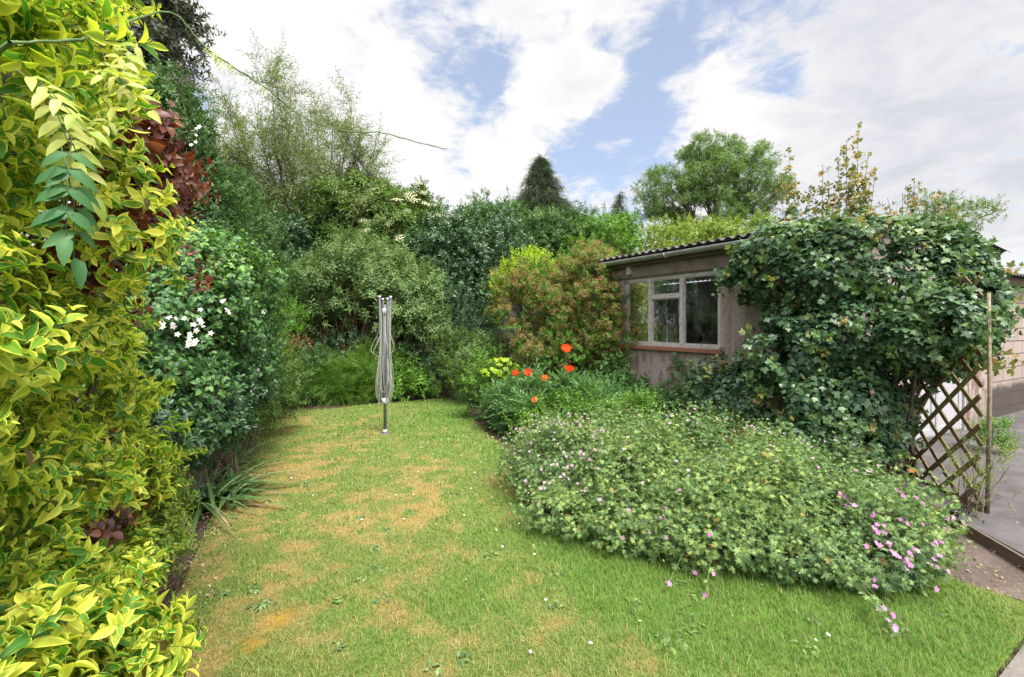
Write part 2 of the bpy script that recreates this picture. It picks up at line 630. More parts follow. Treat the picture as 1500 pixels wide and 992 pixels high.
def make_world():
    w = bpy.data.worlds.new('World')
    SC.world = w
    w.use_nodes = True
    t = NT.__new__(NT)
    t.t = w.node_tree
    t.t.nodes.clear()
    out = t.n('ShaderNodeOutputWorld')
    bg = t.n('ShaderNodeBackground')
    bg.inputs['Strength'].default_value = .1
    t.l(bg.outputs[0], out.inputs[0])
    sky = t.n('ShaderNodeTexSky', sky_type='NISHITA')
    sky.sun_disc = False
    sky.sun_elevation = SUN_EL
    sky.sun_rotation = SUN_AZ
    sky.air_density, sky.dust_density = 1.0, .6
    d = t.n('ShaderNodeTexCoord').outputs['Generated']
    nv = t.n('ShaderNodeVectorMath', operation='NORMALIZE')
    t.l(d, nv.inputs[0])
    d = nv.outputs[0]
    x, y, z = t.sep(d)
    # a flat layer of cloud seen in perspective
    k = t.math('ADD', t.math('MAXIMUM', z, 0), .22)
    cb = t.n('ShaderNodeCombineXYZ')
    t.val(t.math('DIVIDE', x, k), cb.inputs[0])
    t.val(t.math('DIVIDE', y, k), cb.inputs[1])
    n1 = t.noise(1.7, 9, .6, cb.outputs[0], .25)
    n2 = t.noise(4.2, 8, .62, cb.outputs[0], .4)
    n4 = t.noise(11, 7, .65, cb.outputs[0], .5)
    n3 = t.noise(1.1, 5, .5, cb.outputs[0])

    def patch(px, py, r):
        v = np.array([(px - 750) / 708, 1, (473 - py) / 708])
        ln = np.linalg.norm(v)
        a = r / 708 / ln
        o = t.n('ShaderNodeVectorMath', operation='DOT_PRODUCT')
        t.l(d, o.inputs[0])
        o.inputs[1].default_value = tuple(v / ln)
        m = t.n('ShaderNodeMapRange', interpolation_type='SMOOTHSTEP')
        t.l(o.outputs['Value'], m.inputs[0])
        m.inputs[1].default_value, m.inputs[2].default_value = math.cos(a * 1.5), math.cos(a * .25)
        return m.outputs[0]
    cov = t.math('ADD', t.math('MULTIPLY', t.math('SUBTRACT', n1, .5), 2.2), t.math('ADD', t.math('MULTIPLY', t.math('SUBTRACT', n2, .5), 2.6), t.math('MULTIPLY', t.math('SUBTRACT', n4, .5), 2.1)))
    cov = t.math('ADD', cov, .66)
    for px, py, r, wt in SKY_PATCHES:
        cov = t.math('ADD', cov, t.math('MULTIPLY', patch(px, py, r), wt * (.62 if wt > 0 else .52)))
    mask = t.ss(cov, -.15, .85)
    # thick cloud turns grey, thin edges stay white
    g = t.math('MULTIPLY', t.ss(n3, .35, .7), .45)
    for px, py, r, wt in GREY_PATCHES:
        g = t.math('ADD', g, t.math('MULTIPLY', patch(px, py, r), wt))
    g = t.math('ADD', g, t.math('MULTIPLY', t.math('SUBTRACT', n2, .5), 2.2), clamp=True)
    cl = t.mix(g, (3.35, 3.3, 3.3), (2.35, 2.4, 2.62))
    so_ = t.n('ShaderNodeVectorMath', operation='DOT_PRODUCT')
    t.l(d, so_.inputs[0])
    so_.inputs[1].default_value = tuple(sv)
    fill_glow = t.math('ADD', t.math('MULTIPLY', t.ss(so_.outputs['Value'], .25, 1.0), 4.0), 1.0)  # unseen cloud round the sun, behind the camera, boosted as added fill light
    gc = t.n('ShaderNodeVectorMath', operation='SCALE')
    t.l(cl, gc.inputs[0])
    t.l(fill_glow, gc.inputs['Scale'])
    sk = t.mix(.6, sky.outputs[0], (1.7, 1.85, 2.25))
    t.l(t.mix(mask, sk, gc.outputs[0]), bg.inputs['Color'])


SKY_PATCHES = [  # blue openings (negative) and cloud banks (positive): pixel direction, radius, weight
    (630, 45, 70, -.9), (670, 120, 60, -.8), (760, 80, 45, -.55), (748, 182, 40, -.8), (690, 218, 32, -.7), (838, 175, 60, -1.0),
    (590, 222, 30, -.4), (298, 125, 45, -.9), (1050, 85, 105, -1.0), (945, 120, 70, -.9), (910, 230, 75, -1.1), (1140, 150, 50, -.8),
    (840, 285, 60, -.7), (1440, 105, 70, -.4), (1180, 60, 60, -.2), (975, 205, 40, -.4),
    (1030, 165, 62, 1.2), (1110, 185, 40, .9), (872, 130, 40, 1.5), (800, 140, 50, 1.3), (740, 225, 45, 1.1), (900, 255, 40, .6), (450, 100, 170, .8), (600, 160, 60, .5), (640, 280, 80, .6), (870, 20, 90, .5), (780, 120, 40, .5),
    (1300, 50, 160, .5), (1330, 210, 160, .6), (860, 290, 30, .5)]
GREY_PATCHES = [(1380, 60, 200, .3), (1400, 240, 190, .35), (1250, 120, 120, .12), (430, 100, 220, -.6), (620, 230, 150, -.6), (1030, 165, 80, -.5), (800, 150, 120, -.3)]
make_world()

# ================================================================ materials
M = {}
M['lawn'] = None
green, brown = (.05, .035, .02), (.10, .075, .05)
M['twig'] = barkmat('twig_bark', (.07, .05, .035), (.17, .13, .095), 30)
M['bark'] = barkmat('tree_bark', (.06, .05, .04), (.19, .16, .125), 14)
M['redtwig'] = barkmat('brown_stem', (.10, .05, .03), (.2, .12, .07), 30)
M['greenstem'] = barkmat('green_stem', (.06, .11, .035), (.12, .17, .07), 30)

M['variegated'] = leafmat('variegated_leaf', [(0, (.14, .08, .03)), (.035, (.05, .16, .025)), (.22, (.095, .26, .03)), (.42, (.18, .32, .03)), (.62, (.36, .44, .045)), (.85, (.56, .56, .065)), (1, (.66, .6, .1))],
                          edge=((.68, .67, .1), .3, .5), tint=(.85, 1.0, .75), tint_amt=.5, rough=.5, spec=.3, trans=.44, stem=(.16, .2, .06), rib=.2)
M['copper'] = leafmat('copper_leaf', [(0, (.04, .018, .018)), (.5, (.085, .035, .03)), (.75, (.15, .06, .04)), (1, (.28, .15, .09))], tint=(1.7, 1.3, .8), tint_amt=.7, rough=.4, spec=.4, trans=.3, tgain=(2.0, .8, .5))
M['redleaf'] = leafmat('red_leaf', [(0, (.08, .028, .022)), (.5, (.16, .05, .032)), (.85, (.26, .095, .045)), (1, (.32, .2, .1))], tint=(.6, .6, .6), rough=.4, spec=.4, trans=.35, tgain=(1.6, .8, .5))
M['clematis'] = leafmat('clematis_leaf', [(0, (.028, .088, .032)), (.6, (.058, .145, .045)), (1, (.12, .24, .055))], tint=(1.7, 1.5, .9), tint_amt=.8, rough=.45, spec=.4, trans=.3)
M['petal_white'] = leafmat('white_petal', [(0, (.6, .52, .5)), (1, (.78, .73, .7))], rough=.7, spec=.1, trans=.3, tgain=(1, 1, 1))
M['petal_pink'] = leafmat('pink_petal', [(0, (.40, .15, .33)), (.5, (.46, .22, .40)), (1, (.52, .31, .46))], rough=.7, spec=.1, trans=.35, tgain=(1, .9, 1))
M['petal_pale'] = leafmat('pale_petal', [(0, (.36, .21, .29)), (1, (.48, .34, .4))], rough=.7, spec=.1, trans=.3, tgain=(1, 1, 1))
M['petal_cream'] = leafmat('cream_petal', [(0, (.5, .5, .28)), (1, (.66, .66, .42))], rough=.7, spec=.1, trans=.3, tgain=(1, 1, 1))
M['poppy'] = leafmat('poppy_petal', [(0, (.8, .075, .012)), (1, (.85, .12, .03))], rough=.6, spec=.15, trans=.4, tgain=(1.1, .9, .6), stem=(.02, .015, .02))
M['orange'] = leafmat('orange_petal', [(0, (.8, .24, .05)), (1, (.75, .33, .12))], rough=.6, spec=.15, trans=.4, tgain=(1.1, .9, .6), stem=(.02, .015, .02))
M['willow'] = leafmat('willow_leaf', [(0, (.09, .14, .04)), (.6, (.17, .23, .08)), (1, (.28, .31, .14))], tint=(.8, .9, .7), rough=.5, spec=.3, trans=.4, stem=(.13, .1, .06))
M['buddleia'] = leafmat('butterfly_bush_leaf', [(0, (.085, .15, .045)), (.6, (.15, .24, .08)), (1, (.26, .34, .15))], tint=(.55, .65, .5), tint_amt=.7, rough=.6, spec=.2, trans=.3)
M['elder'] = leafmat('elder_leaf', [(0, (.055, .12, .025)), (.6, (.12, .2, .04)), (1, (.2, .28, .06))], tint=(.55, .65, .5), tint_amt=.7, trans=.3)
M['laurel'] = leafmat('dark_evergreen_leaf', [(0, (.014, .045, .018)), (.6, (.03, .08, .03)), (1, (.07, .14, .05))], tint=(1.7, 1.6, 1.1), rough=.35, spec=.5, trans=.2)
M['mid'] = leafmat('mid_green_leaf', [(0, (.035, .095, .028)), (.6, (.07, .15, .04)), (1, (.13, .22, .06))], tint=(.55, .68, .6), tint_amt=.7, trans=.3)
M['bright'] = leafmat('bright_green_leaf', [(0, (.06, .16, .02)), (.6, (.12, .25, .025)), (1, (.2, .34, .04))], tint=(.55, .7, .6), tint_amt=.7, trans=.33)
M['lime'] = leafmat('lime_leaf', [(0, (.2, .34, .015)), (.6, (.34, .48, .02)), (1, (.48, .56, .04))], tint=(.6, .75, .6), trans=.35)
M['yellowgreen'] = leafmat('yellow_green_leaf', [(0, (.12, .2, .025)), (.6, (.22, .3, .04)), (1, (.34, .38, .08))], tint=(.55, .7, .6), tint_amt=.7, trans=.33)
M['conifer'] = leafmat('cypress_spray', [(0, (.03, .07, .03)), (.6, (.055, .11, .045)), (1, (.1, .155, .065))], tint=(.65, .7, .65), trans=.12, rough=.6, stem=(.06, .045, .03))
M['ash'] = leafmat('ash_leaf', [(0, (.085, .16, .04)), (.6, (.14, .24, .06)), (1, (.21, .31, .095))], tint=(.65, .75, .6), tint_amt=.6, trans=.35)
M['purple'] = leafmat('dusky_leaf', [(0, (.05, .065, .05)), (1, (.13, .145, .11))], tint=(1.3, 1.0, 1.1), trans=.25)
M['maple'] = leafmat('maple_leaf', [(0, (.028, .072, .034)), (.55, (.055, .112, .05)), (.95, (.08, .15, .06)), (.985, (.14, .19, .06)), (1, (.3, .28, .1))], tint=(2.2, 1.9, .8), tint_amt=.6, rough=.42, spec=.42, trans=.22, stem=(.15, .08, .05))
M['bronze'] = leafmat('young_maple_leaf', [(0, (.1, .14, .045)), (.45, (.23, .23, .07)), (.8, (.4, .3, .11)), (1, (.42, .24, .13))], tint=(.5, .7, .6), tint_amt=.6, rough=.45, spec=.35, trans=.35, stem=(.15, .07, .05))
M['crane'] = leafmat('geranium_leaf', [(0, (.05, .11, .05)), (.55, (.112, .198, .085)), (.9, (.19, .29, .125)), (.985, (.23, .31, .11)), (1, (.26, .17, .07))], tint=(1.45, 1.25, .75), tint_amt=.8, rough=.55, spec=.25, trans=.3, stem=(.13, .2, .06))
M['poppyleaf'] = leafmat('poppy_leaf', [(0, (.06, .14, .045)), (.6, (.11, .22, .07)), (1, (.17, .3, .1))], tint=(.7, .8, .8), rough=.6, spec=.2, trans=.3, stem=(.1, .17, .06))
M['spent'] = leafmat('spent_blossom', [(0, (.13, .082, .03)), (.5, (.24, .155, .058)), (.85, (.33, .225, .09)), (1, (.38, .29, .13))], tint=(.55, .6, .6), tint_amt=.6, rough=.8, spec=.1, trans=.2, stem=(.1, .05, .03))
M['strap'] = leafmat('strap_leaf', [(0, (.04, .11, .03)), (.7, (.08, .18, .05)), (1, (.2, .26, .12))], tint=(.7, .8, .7), rough=.35, spec=.4, trans=.25, tip=((.3, .25, .12), .5))
M['straw'] = leafmat('dry_leaf', [(0, (.2, .14, .07)), (1, (.42, .33, .19))], rough=.7, spec=.15, trans=.2)
M['iris'] = leafmat('blue_green_blade', [(0, (.07, .13, .09)), (1, (.14, .22, .15))], rough=.5, spec=.3, trans=.2)
M['wisteria'] = leafmat('wisteria_leaf', [(0, (.26, .33, .05)), (.6, (.42, .44, .11)), (1, (.54, .5, .2))], tint=(.6, .75, .6), rough=.45, spec=.3, trans=.4, stem=(.14, .2, .08))
M['wisteria_dark'] = leafmat('mature_wisteria_leaf', [(0, (.03, .1, .03)), (1, (.06, .15, .045))], rough=.5, spec=.2, trans=.25, stem=(.14, .2, .08))


def lawn_mat(name, blades):
    t = NT(name)
    dry, moss, lush = t.attr('dry'), t.attr('moss'), t.attr('lush')
    if blades:
        x, y, z = t.sep(t.attr('leaf', 'Vector'))
        c = t.ramp(z, [(0, (.10, .155, .028)), (.5, (.155, .215, .044)), (1, (.23, .28, .075))])
        s = t.ramp(z, [(0, (.22, .17, .06)), (.5, (.31, .235, .085)), (1, (.4, .33, .15))])
        f = t.math('GREATER_THAN', t.math('ADD', dry, t.math('MULTIPLY', t.math('SUBTRACT', t.math('FRACT', t.math('MULTIPLY', z, 7.3)), .5), 1.5)), .68)
    else:
        n = t.noise(55, 5, .7)
        c = t.ramp(n, [(.25, (.07, .1, .022)), (.6, (.12, .165, .036)), (.8, (.18, .215, .06))])
        s = t.ramp(n, [(.25, (.16, .105, .035)), (.55, (.27, .185, .065)), (.8, (.36, .27, .11))])
        f = t.math('MULTIPLY', t.ss(t.math('ADD', dry, t.math('MULTIPLY', t.math('SUBTRACT', n, .5), .8)), .3, 1.05), .85)
    c = t.mix(t.math('MULTIPLY', lush, .65), c, (.08, .175, .022))
    c = t.mix(f, c, s)
    c = t.mix(moss, c, t.mix(t.ss(t.noise(14, 4, .6), .35, .65), (.2, .13, .03), (.38, .22, .02)))
    if not blades:
        return t.done(t.bsdf(c, .9, .1, bump=t.noise(80, 6, .7), bs=.8, bd=.02))
    b = t.bsdf(c, .5, .25)
    tr = t.n('ShaderNodeBsdfTranslucent')
    t.l(c, tr.inputs[0])
    m = t.n('ShaderNodeMixShader')
    m.inputs[0].default_value = .3
    t.l(b, m.inputs[1])
    t.l(tr.outputs[0], m.inputs[2])
    return t.done(m.outputs[0])


M['lawn'] = lawn_mat('lawn_turf', False)
M['blade'] = lawn_mat('grass_blade', True)


def soil_mat(name, a, b, c):
    t = NT(name)
    n = t.noise(9, 8, .7)
    v = t.n('ShaderNodeTexVoronoi')
    v.inputs['Scale'].default_value = 34
    t.l(t.obj(), v.inputs['Vector'])
    col = t.mix(t.ss(n, .3, .7), a, b)
    col = t.mix(t.math('MULTIPLY', t.math('LESS_THAN', v.outputs['Distance'], .22), .7), col, c)
    return t.done(t.bsdf(col, .95, .1, bump=t.math('ADD', n, v.outputs['Distance']), bs=.9, bd=.03))


M['soil'] = soil_mat('border_soil', (.05, .035, .025), (.11, .08, .055), (.17, .12, .075))
M['earth'] = soil_mat('rough_ground', (.045, .055, .02), (.08, .1, .035), (.13, .11, .06))


def concrete_mat(name, a, b, stain, peb=0.0, sc=3.0):
    t = NT(name)
    n = t.noise(sc, 7, .62)
    f = t.noise(60, 4, .7)
    c = t.mix(t.ss(n, .3, .72), a, b)
    c = t.mix(t.math('MULTIPLY', t.ss(t.noise(sc * .6, 4, .6, None, .5), .5, .7), .7), c, stain)
    if peb:
        v = t.n('ShaderNodeTexVoronoi')
        v.inputs['Scale'].default_value = 75
        t.l(t.obj(), v.inputs['Vector'])
        pc = t.ramp(t.sep(v.outputs['Color'])[0], [(0, (.06, .045, .036)), (.5, (.13, .1, .08)), (.85, (.2, .165, .135)), (1, (.36, .32, .28))])
        c = t.mix(t.math('MULTIPLY', t.ss(v.outputs['Distance'], .5, .2), peb), c, pc)
    c = t.mix(t.math('MULTIPLY', t.ss(t.noise(1.1, 8, .7, None, .8), .42, .62), .45), c, tuple(q * .55 for q in a))
    c = t.mix(t.math('MULTIPLY', t.ss(t.noise(7, 8, .75, None, .4), .58, .66), .5), c, (.05, .06, .025))
    c = t.mix(t.math('MULTIPLY', t.ss(f, .4, .7), .25), c, tuple(q * .5 for q in a))
    return t.done(t.bsdf(c, .85, .25, bump=f, bs=.35, bd=.004))


M['yard'] = concrete_mat('yard_concrete', (.07, .063, .064), (.115, .105, .107), (.042, .037, .034))
M['path'] = concrete_mat('aggregate_path', (.075, .056, .045), (.115, .088, .072), (.055, .042, .033), .5)
M['slab'] = concrete_mat('paving_slab', (.13, .112, .1), (.19, .168, .152), (.09, .078, .066))


def wall_mat():
    t = NT('pebbledash')
    n = t.noise(2.2, 6, .6)
    v = t.n('ShaderNodeTexVoronoi')
    v.inputs['Scale'].default_value = 95
    t.l(t.obj(), v.inputs['Vector'])
    c = t.mix(t.ss(n, .3, .7), (.25, .205, .19), (.35, .29, .27))
    pc = t.ramp(t.sep(v.outputs['Color'])[0], [(0, (.14, .11, .095)), (.4, (.28, .23, .21)), (.8, (.39, .34, .31)), (1, (.54, .49, .46))])
    c = t.mix(.5, c, pc)
    mp = t.n('ShaderNodeMapping')
    mp.inputs['Scale'].default_value = (1, 1, .35)
    t.l(t.obj(), mp.inputs[0])
    st = t.noise(5.5, 7, .7, mp.outputs[0], .6)
    z = t.sep(t.obj())[2]
    low = t.ss(z, 1.26, .95)
    # rusty marks of pulled-off ivy below the sill, green algae near the ground
    c = t.mix(t.math('MULTIPLY', t.math('MULTIPLY', t.ss(st, .48, .56), low), .8), c, (.14, .055, .035))
    c = t.mix(t.math('MULTIPLY', t.ss(t.noise(3.1, 6, .65, mp.outputs[0], .5), .48, .66), .7), c, (.15, .115, .085))
    c = t.mix(t.math('MULTIPLY', t.ss(z, .5, .0), .6), c, (.1, .1, .06))
    return t.done(t.bsdf(c, .9, .15, bump=v.outputs['Distance'], bs=.7, bd=.008))


M['dash'] = wall_mat()


def block_mat():
    t = NT('concrete_blocks')
    cb = t.n('ShaderNodeCombineXYZ')
    x, y, z = t.sep(t.obj())
    t.l(x, cb.inputs[0])
    t.l(z, cb.inputs[1])
    b = t.n('ShaderNodeTexBrick')
    t.l(cb.outputs[0], b.inputs['Vector'])
    for k, vv in (('Scale', 1), ('Mortar Size', .011), ('Brick Width', .45), ('Row Height', .215), ('Bias', -.1), ('Mortar Smooth', .3)):
        b.inputs[k].default_value = vv
    b.inputs['Color1'].default_value = (.25, .2, .175, 1)
    b.inputs['Color2'].default_value = (.33, .27, .235, 1)
    b.inputs['Mortar'].default_value = (.085, .068, .06, 1)
    n = t.noise(4, 7, .65)
    c = t.mix(t.math('MULTIPLY', t.ss(n, .35, .75), .5), b.outputs['Color'], (.25, .19, .16))
    low = t.ss(t.math('ADD', z, t.math('MULTIPLY', t.math('SUBTRACT', n, .5), .3)), .66, .52)
    c = t.mix(t.math('MULTIPLY', low, .92), c, (.045, .035, .032))
    return t.done(t.bsdf(c, .9, .15, bump=t.math('SUBTRACT', t.noise(70, 4, .6), b.outputs['Fac']), bs=.5, bd=.01))


M['block'] = block_mat()


def roof_mat():
    t = NT('weathered_corrugated_sheet')
    n = t.noise(5, 7, .65)
    c = t.mix(t.ss(n, .3, .7), (.055, .052, .052), (.14, .13, .125))
    c = t.mix(t.math('MULTIPLY', t.ss(t.noise(11, 5, .7), .55, .68), .8), c, (.16, .15, .05))
    return t.done(t.bsdf(c, .9, .15, bump=n, bs=.3, bd=.005))


M['roof'] = roof_mat()
M['gutter'] = plain('grey_gutter', (.42, .42, .43), .5, .4, 0, .6, 7, (.2, .19, .16))
M['fascia'] = plain('brown_board', (.12, .085, .065), .8, .2, 0, .7, 9, (.055, .05, .03))
M['soffit'] = plain('pink_render_beam', (.2, .155, .135), .85, .2, 0, .8, 6, (.09, .085, .05))
M['whitepaint'] = plain('weathered_white_paint', (.42, .4, .385), .6, .35, 0, .8, 26, (.24, .21, .17))
M['doorwhite'] = plain('white_door_paint', (.34, .33, .35), .45, .4, 0, .5, 6, (.24, .22, .21))
M['tile'] = plain('red_quarry_tile', (.26, .095, .058), .7, .3, 0, .8, 11, (.15, .08, .055))
M['metal'] = plain('dull_galvanised', (.2, .21, .23), .45, .5, .6, .5, 20, (.2, .2, .2))
M['polegrey'] = plain('grey_coated_pole', (.16, .17, .18), .45, .5, .3, .4, 15)
M['plasticwhite'] = plain('white_plastic', (.42, .42, .4), .4, .4, 0, .5, 20, (.26, .24, .2))
M['cord'] = plain('pale_green_line', (.34, .35, .28), .6, .3, 0, .5, 30, (.22, .23, .17))
M['wood'] = barkmat('weathered_brown_timber', (.085, .055, .03), (.19, .135, .075), 22)
M['woodgreen'] = barkmat('mossy_timber', (.1, .085, .03), (.22, .19, .08), 18)
M['cane'] = barkmat('grey_timber_post', (.13, .105, .07), (.25, .205, .145), 25)
M['black'] = plain('black_plastic', (.012, .012, .013), .4, .5)
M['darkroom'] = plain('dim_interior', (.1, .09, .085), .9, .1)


def glass_mat():
    t = NT('dusty_window_glass')
    n = t.noise(2.6, 7, .65, None, .6)
    mp = t.n('ShaderNodeMapping')
    mp.inputs['Scale'].default_value = (6, 6, .5)
    t.l(t.obj(), mp.inputs[0])
    run = t.noise(4, 4, .6, mp.outputs[0])
    tr = t.n('ShaderNodeBsdfTransparent')
    tr.inputs[0].default_value = (.75, .78, .78, 1)
    gl = t.n('ShaderNodeBsdfGlossy')
    gl.inputs['Roughness'].default_value = .03
    gl.inputs['Color'].default_value = (.9, .93, .95, 1)
    fr = t.n('ShaderNodeFresnel')
    fr.inputs[0].default_value = 1.45
    m = t.n('ShaderNodeMixShader')
    t.l(fr.outputs[0], m.inputs[0])
    t.l(tr.outputs[0], m.inputs[1])
    t.l(gl.outputs[0], m.inputs[2])
    du = t.n('ShaderNodeBsdfDiffuse')
    du.inputs[0].default_value = (.3, .3, .3, 1)
    m2 = t.n('ShaderNodeMixShader')
    t.l(t.math('ADD', t.math('MULTIPLY', t.ss(n, .42, .75), .2), t.math('MULTIPLY', t.ss(run, .58, .75), .12)), m2.inputs[0])
    t.l(m.outputs[0], m2.inputs[1])
    t.l(du.outputs[0], m2.inputs[2])
    return t.done(m2.outputs[0])


M['glass'] = glass_mat()

# ================================================================ ground
WD, WE = np.array([-.497, .868, 0]), np.array([.868, .497, 0])
CORNER = np.array([3.55, 5.2, 0])
RZ = math.atan2(.497, .868)


def sheet(name, pts, z, mat, thick=0.0):
    mb = MB()
    P = np.array([(*p[:2], z) for p in pts], float)
    me = bpy.data.meshes.new(name)
    V = P.tolist()
    F_ = [list(range(len(V)))]
    if thick:
        n = len(V)
        V = V + [(p[0], p[1], z - thick) for p in P]
        F_ += [[i, i + n, (i + 1) % n + n, (i + 1) % n] for i in range(n)]
    me.from_pydata(V, [], F_)
    me.materials.append(mat)
    o = bpy.data.objects.new(name, me)
    COL.objects.link(o)
    return tag(o, None, None, kind='structure')


sheet('ground', [(-600, -600), (600, -600), (600, 900), (-600, 900)], -.03, M['earth'])
sheet('border_soil', [(-9, -1), (8, -1), (8, 14), (-9, 14)], -.012, M['soil'])

LAWN = np.array([(-.60, -.4), (-1.08, .8), (-1.85, 2.6), (-2.75, 4.6), (-3.55, 6.6), (-3.75, 7.3), (-3.95, 8.7), (-3.35, 8.95), (-2.55, 9.5), (-1.55, 10.1), (-1.1, 10.3),
                 (-.73, 8.58), (-.53, 7.45), (-.05, 6.06), (.0, 5.0), (.06, 4.16), (.5, 3.6), (1.2, 3.2), (2.0, 3.1), (2.72, 3.0), (2.91, 2.75), (2.98, 2.62), (2.62, 2.465), (2.15, 2.165), (1.3, 1.63), (.7, .9), (.3, .0), (.2, -.4)])


def inpoly(p, poly):
    x, y = p[:, 0], p[:, 1]
    r = np.zeros(len(p), bool)
    a = poly
    b = np.roll(poly, -1, 0)
    for (x0, y0), (x1, y1) in zip(a, b):
        c = ((y0 > y) != (y1 > y)) & (x < (x1 - x0) * (y - y0) / (y1 - y0 + 1e-12) + x0)
        r ^= c
    return r


DRY = [(540, 625, 75, .55), (500, 650, 60, .5), (410, 690, 45, .6), (440, 715, 60, .6), (585, 690, 55, .5), (625, 725, 60, .5), (570, 790, 60, .5), (480, 785, 70, .45), (735, 697, 28, .7), (700, 650, 40, .25), (640, 700, 45, .35),
       (390, 620, 30, .6), (340, 760, 45, .5), (400, 700, 60, .4), (310, 850, 60, .4), (560, 870, 50, .45), (520, 920, 60, .3), (760, 880, 60, .4), (930, 870, 50, .35), (940, 975, 40, .6), (1040, 960, 40, .3), (700, 960, 80, .35), (610, 590, 40, -.3), (690, 800, 70, .2), (345, 950, 50, .5), (640, 840, 60, .3), (880, 930, 60, .2), (1200, 950, 60, .2)]
LUSH = [(1100, 890, 70, 1.2), (880, 830, 60, 1.2), (980, 870, 70, 1.2), (1200, 905, 80, 1.2), (1320, 900, 100, 1.2), (700, 610, 60, .6), (640, 600, 50, .6), (800, 770, 60, .6), (720, 680, 30, .3), (680, 870, 50, .4), (1000, 900, 80, .5), (1420, 900, 60, .6)]
MOSS = [(372, 938, 26, .8), (415, 905, 20, .7), (440, 815, 24, .4), (415, 690, 24, .4), (370, 880, 20, .3), (610, 745, 20, .25)]


def patches(p, L, ax):
    v = np.zeros(len(p))
    for x, y, r, w in L:
        c = gp(x, y)
        k = c[1] / 708 * r
        d = (p[:, 0] - c[0]) ** 2 / k ** 2 + (p[:, 1] - c[1]) ** 2 / (k * ax * (1 + .35 * c[1])) ** 2
        v += w * np.exp(-d * .9)
    return v


def lawn_attr(p):
    n = fbm(p, 2.4, 5, 4)
    m = fbm(p, 7, 11, 4)
    left = np.clip((-.35 * p[:, 1] + .1 - p[:, 0]) * .9, 0, 1)      # the hedge side is drier
    dry = np.clip((n - .5) * 1.2 + (m - .5) * 1.9 + .24 + patches(p, DRY, .8) * .42 + left * .14 - patches(p, LUSH, .8) * .7, 0, 1)
    moss = np.clip((patches(p, MOSS, .8) * 1.3 - .25) * np.clip((fbm(p, 13, 51, 4) - .38) * 5, 0, 1.3), 0, .9)
    lush = np.clip(patches(p, LUSH, .8) + (fbm(p, 3, 21, 4) - .5) * 2.0 + .05, 0, 1)
    return dry, moss, lush


g = .035
xs, ys = np.arange(-4.2, 3.2, g), np.arange(-.4, 10.4, g)
gx, gy = np.meshgrid(xs, ys)
P2 = np.c_[gx.ravel(), gy.ravel()]
jit = P2 + (np.c_[vnoise(P2, 6, 1), vnoise(P2, 6, 2)] - .5) * .12
ins = inpoly(P2 + g / 2, LAWN).reshape(gx.shape)
hz = (fbm(P2, 1.2, 33, 3) - .5) * .03 + .012
mb = MB()
idx = np.arange(len(P2)).reshape(gx.shape)
c = ins[:-1, :-1]
Q = np.stack([idx[:-1, :-1], idx[:-1, 1:], idx[1:, 1:], idx[1:, :-1]], -1)[c]
used = np.unique(Q)
remap = -np.ones(len(P2), np.int64)
remap[used] = np.arange(len(used))
PU = P2[used].copy()
best, bp = np.full(len(PU), 9.0), PU.copy()
for (ax_, ay_), (bx_, by_) in zip(LAWN, np.roll(LAWN, -1, 0)):
    ev = np.array([bx_ - ax_, by_ - ay_])
    tt_ = np.clip(((PU - (ax_, ay_)) @ ev) / (ev @ ev), 0, 1)
    cp = np.array([ax_, ay_]) + tt_[:, None] * ev
    dd_ = np.linalg.norm(PU - cp, axis=1)
    m_ = dd_ < best
    best[m_], bp[m_] = dd_[m_], cp[m_]
sn = best < g * .75
PU[sn] = bp[sn]
mb.add(np.c_[PU, hz[used]], Q=remap[Q])
dr, mo, lu = lawn_attr(P2[used])
lawn = mb.build('lawn', M['lawn'], extra=dict(dry=dr, moss=mo, lush=lu))
tag(lawn, None, None, kind='structure')

# grass: bent blades, denser and finer near the camera
tot = []
for y0, y1, dens, w in ((1.2, 2.6, 14000, .0025), (2.6, 3.6, 10000, .003), (3.6, 5.2, 4800, .0046), (5.2, 7.2, 2800, .0062), (7.2, 10.4, 1700, .0085)):
    n = int(dens * (y1 - y0) * 7.4)
    p = np.c_[rng.uniform(-4.2, 3.2, n), rng.uniform(y0, y1, n)]
    p = p[inpoly(p + rng.normal(0, .03, p.shape), LAWN)]
    px = p[:, 0] / p[:, 1]
    p = p[np.abs(px) < 1.15]
    tot.append(np.c_[p, np.full(len(p), w)])
tot = np.concatenate(tot)
p = tot[:, :2]
dr, mo, lu = lawn_attr(p)
keep = rng.random(len(p)) < np.clip(1.1 - .45 * dr - .75 * mo, .1, 1)
p, dr, mo, lu, w = p[keep], dr[keep], mo[keep], lu[keep], tot[keep, 2]
N = len(p)
h = rng.gamma(6, .0024, N) * (1 + .8 * lu - .35 * dr) * (1 + .5 * (vnoise(p, 5, 8) - .5)) + .006
az = rng.uniform(0, 2 * math.pi, N)
lean = rng.uniform(.3, 1.7, N) * h
dx, dy = np.cos(az), np.sin(az)
sx, sy = -dy * w / 2, dx * w / 2
z0 = (fbm(p, 1.2, 33, 3) - .5) * .03 + .009
B = np.c_[p, z0]
V = np.stack([B + np.c_[sx, sy, 0 * h], B - np.c_[sx, sy, 0 * h], B + np.c_[dx * lean * .35 - sx * .8, dy * lean * .35 - sy * .8, h * .6], B + np.c_[dx * lean * .35 + sx * .8, dy * lean * .35 + sy * .8, h * .6],
              B + np.c_[dx * lean, dy * lean, h]], 1).reshape(-1, 3)
o = np.arange(N) * 5
mb = MB()
A = np.zeros((N * 5, 3))
A[:, 2] = np.repeat(rng.random(N), 5)
mb.add(V, Q=np.stack([o, o + 1, o + 2, o + 3], 1), T=np.stack([o + 3, o + 2, o + 4], 1), A=A)
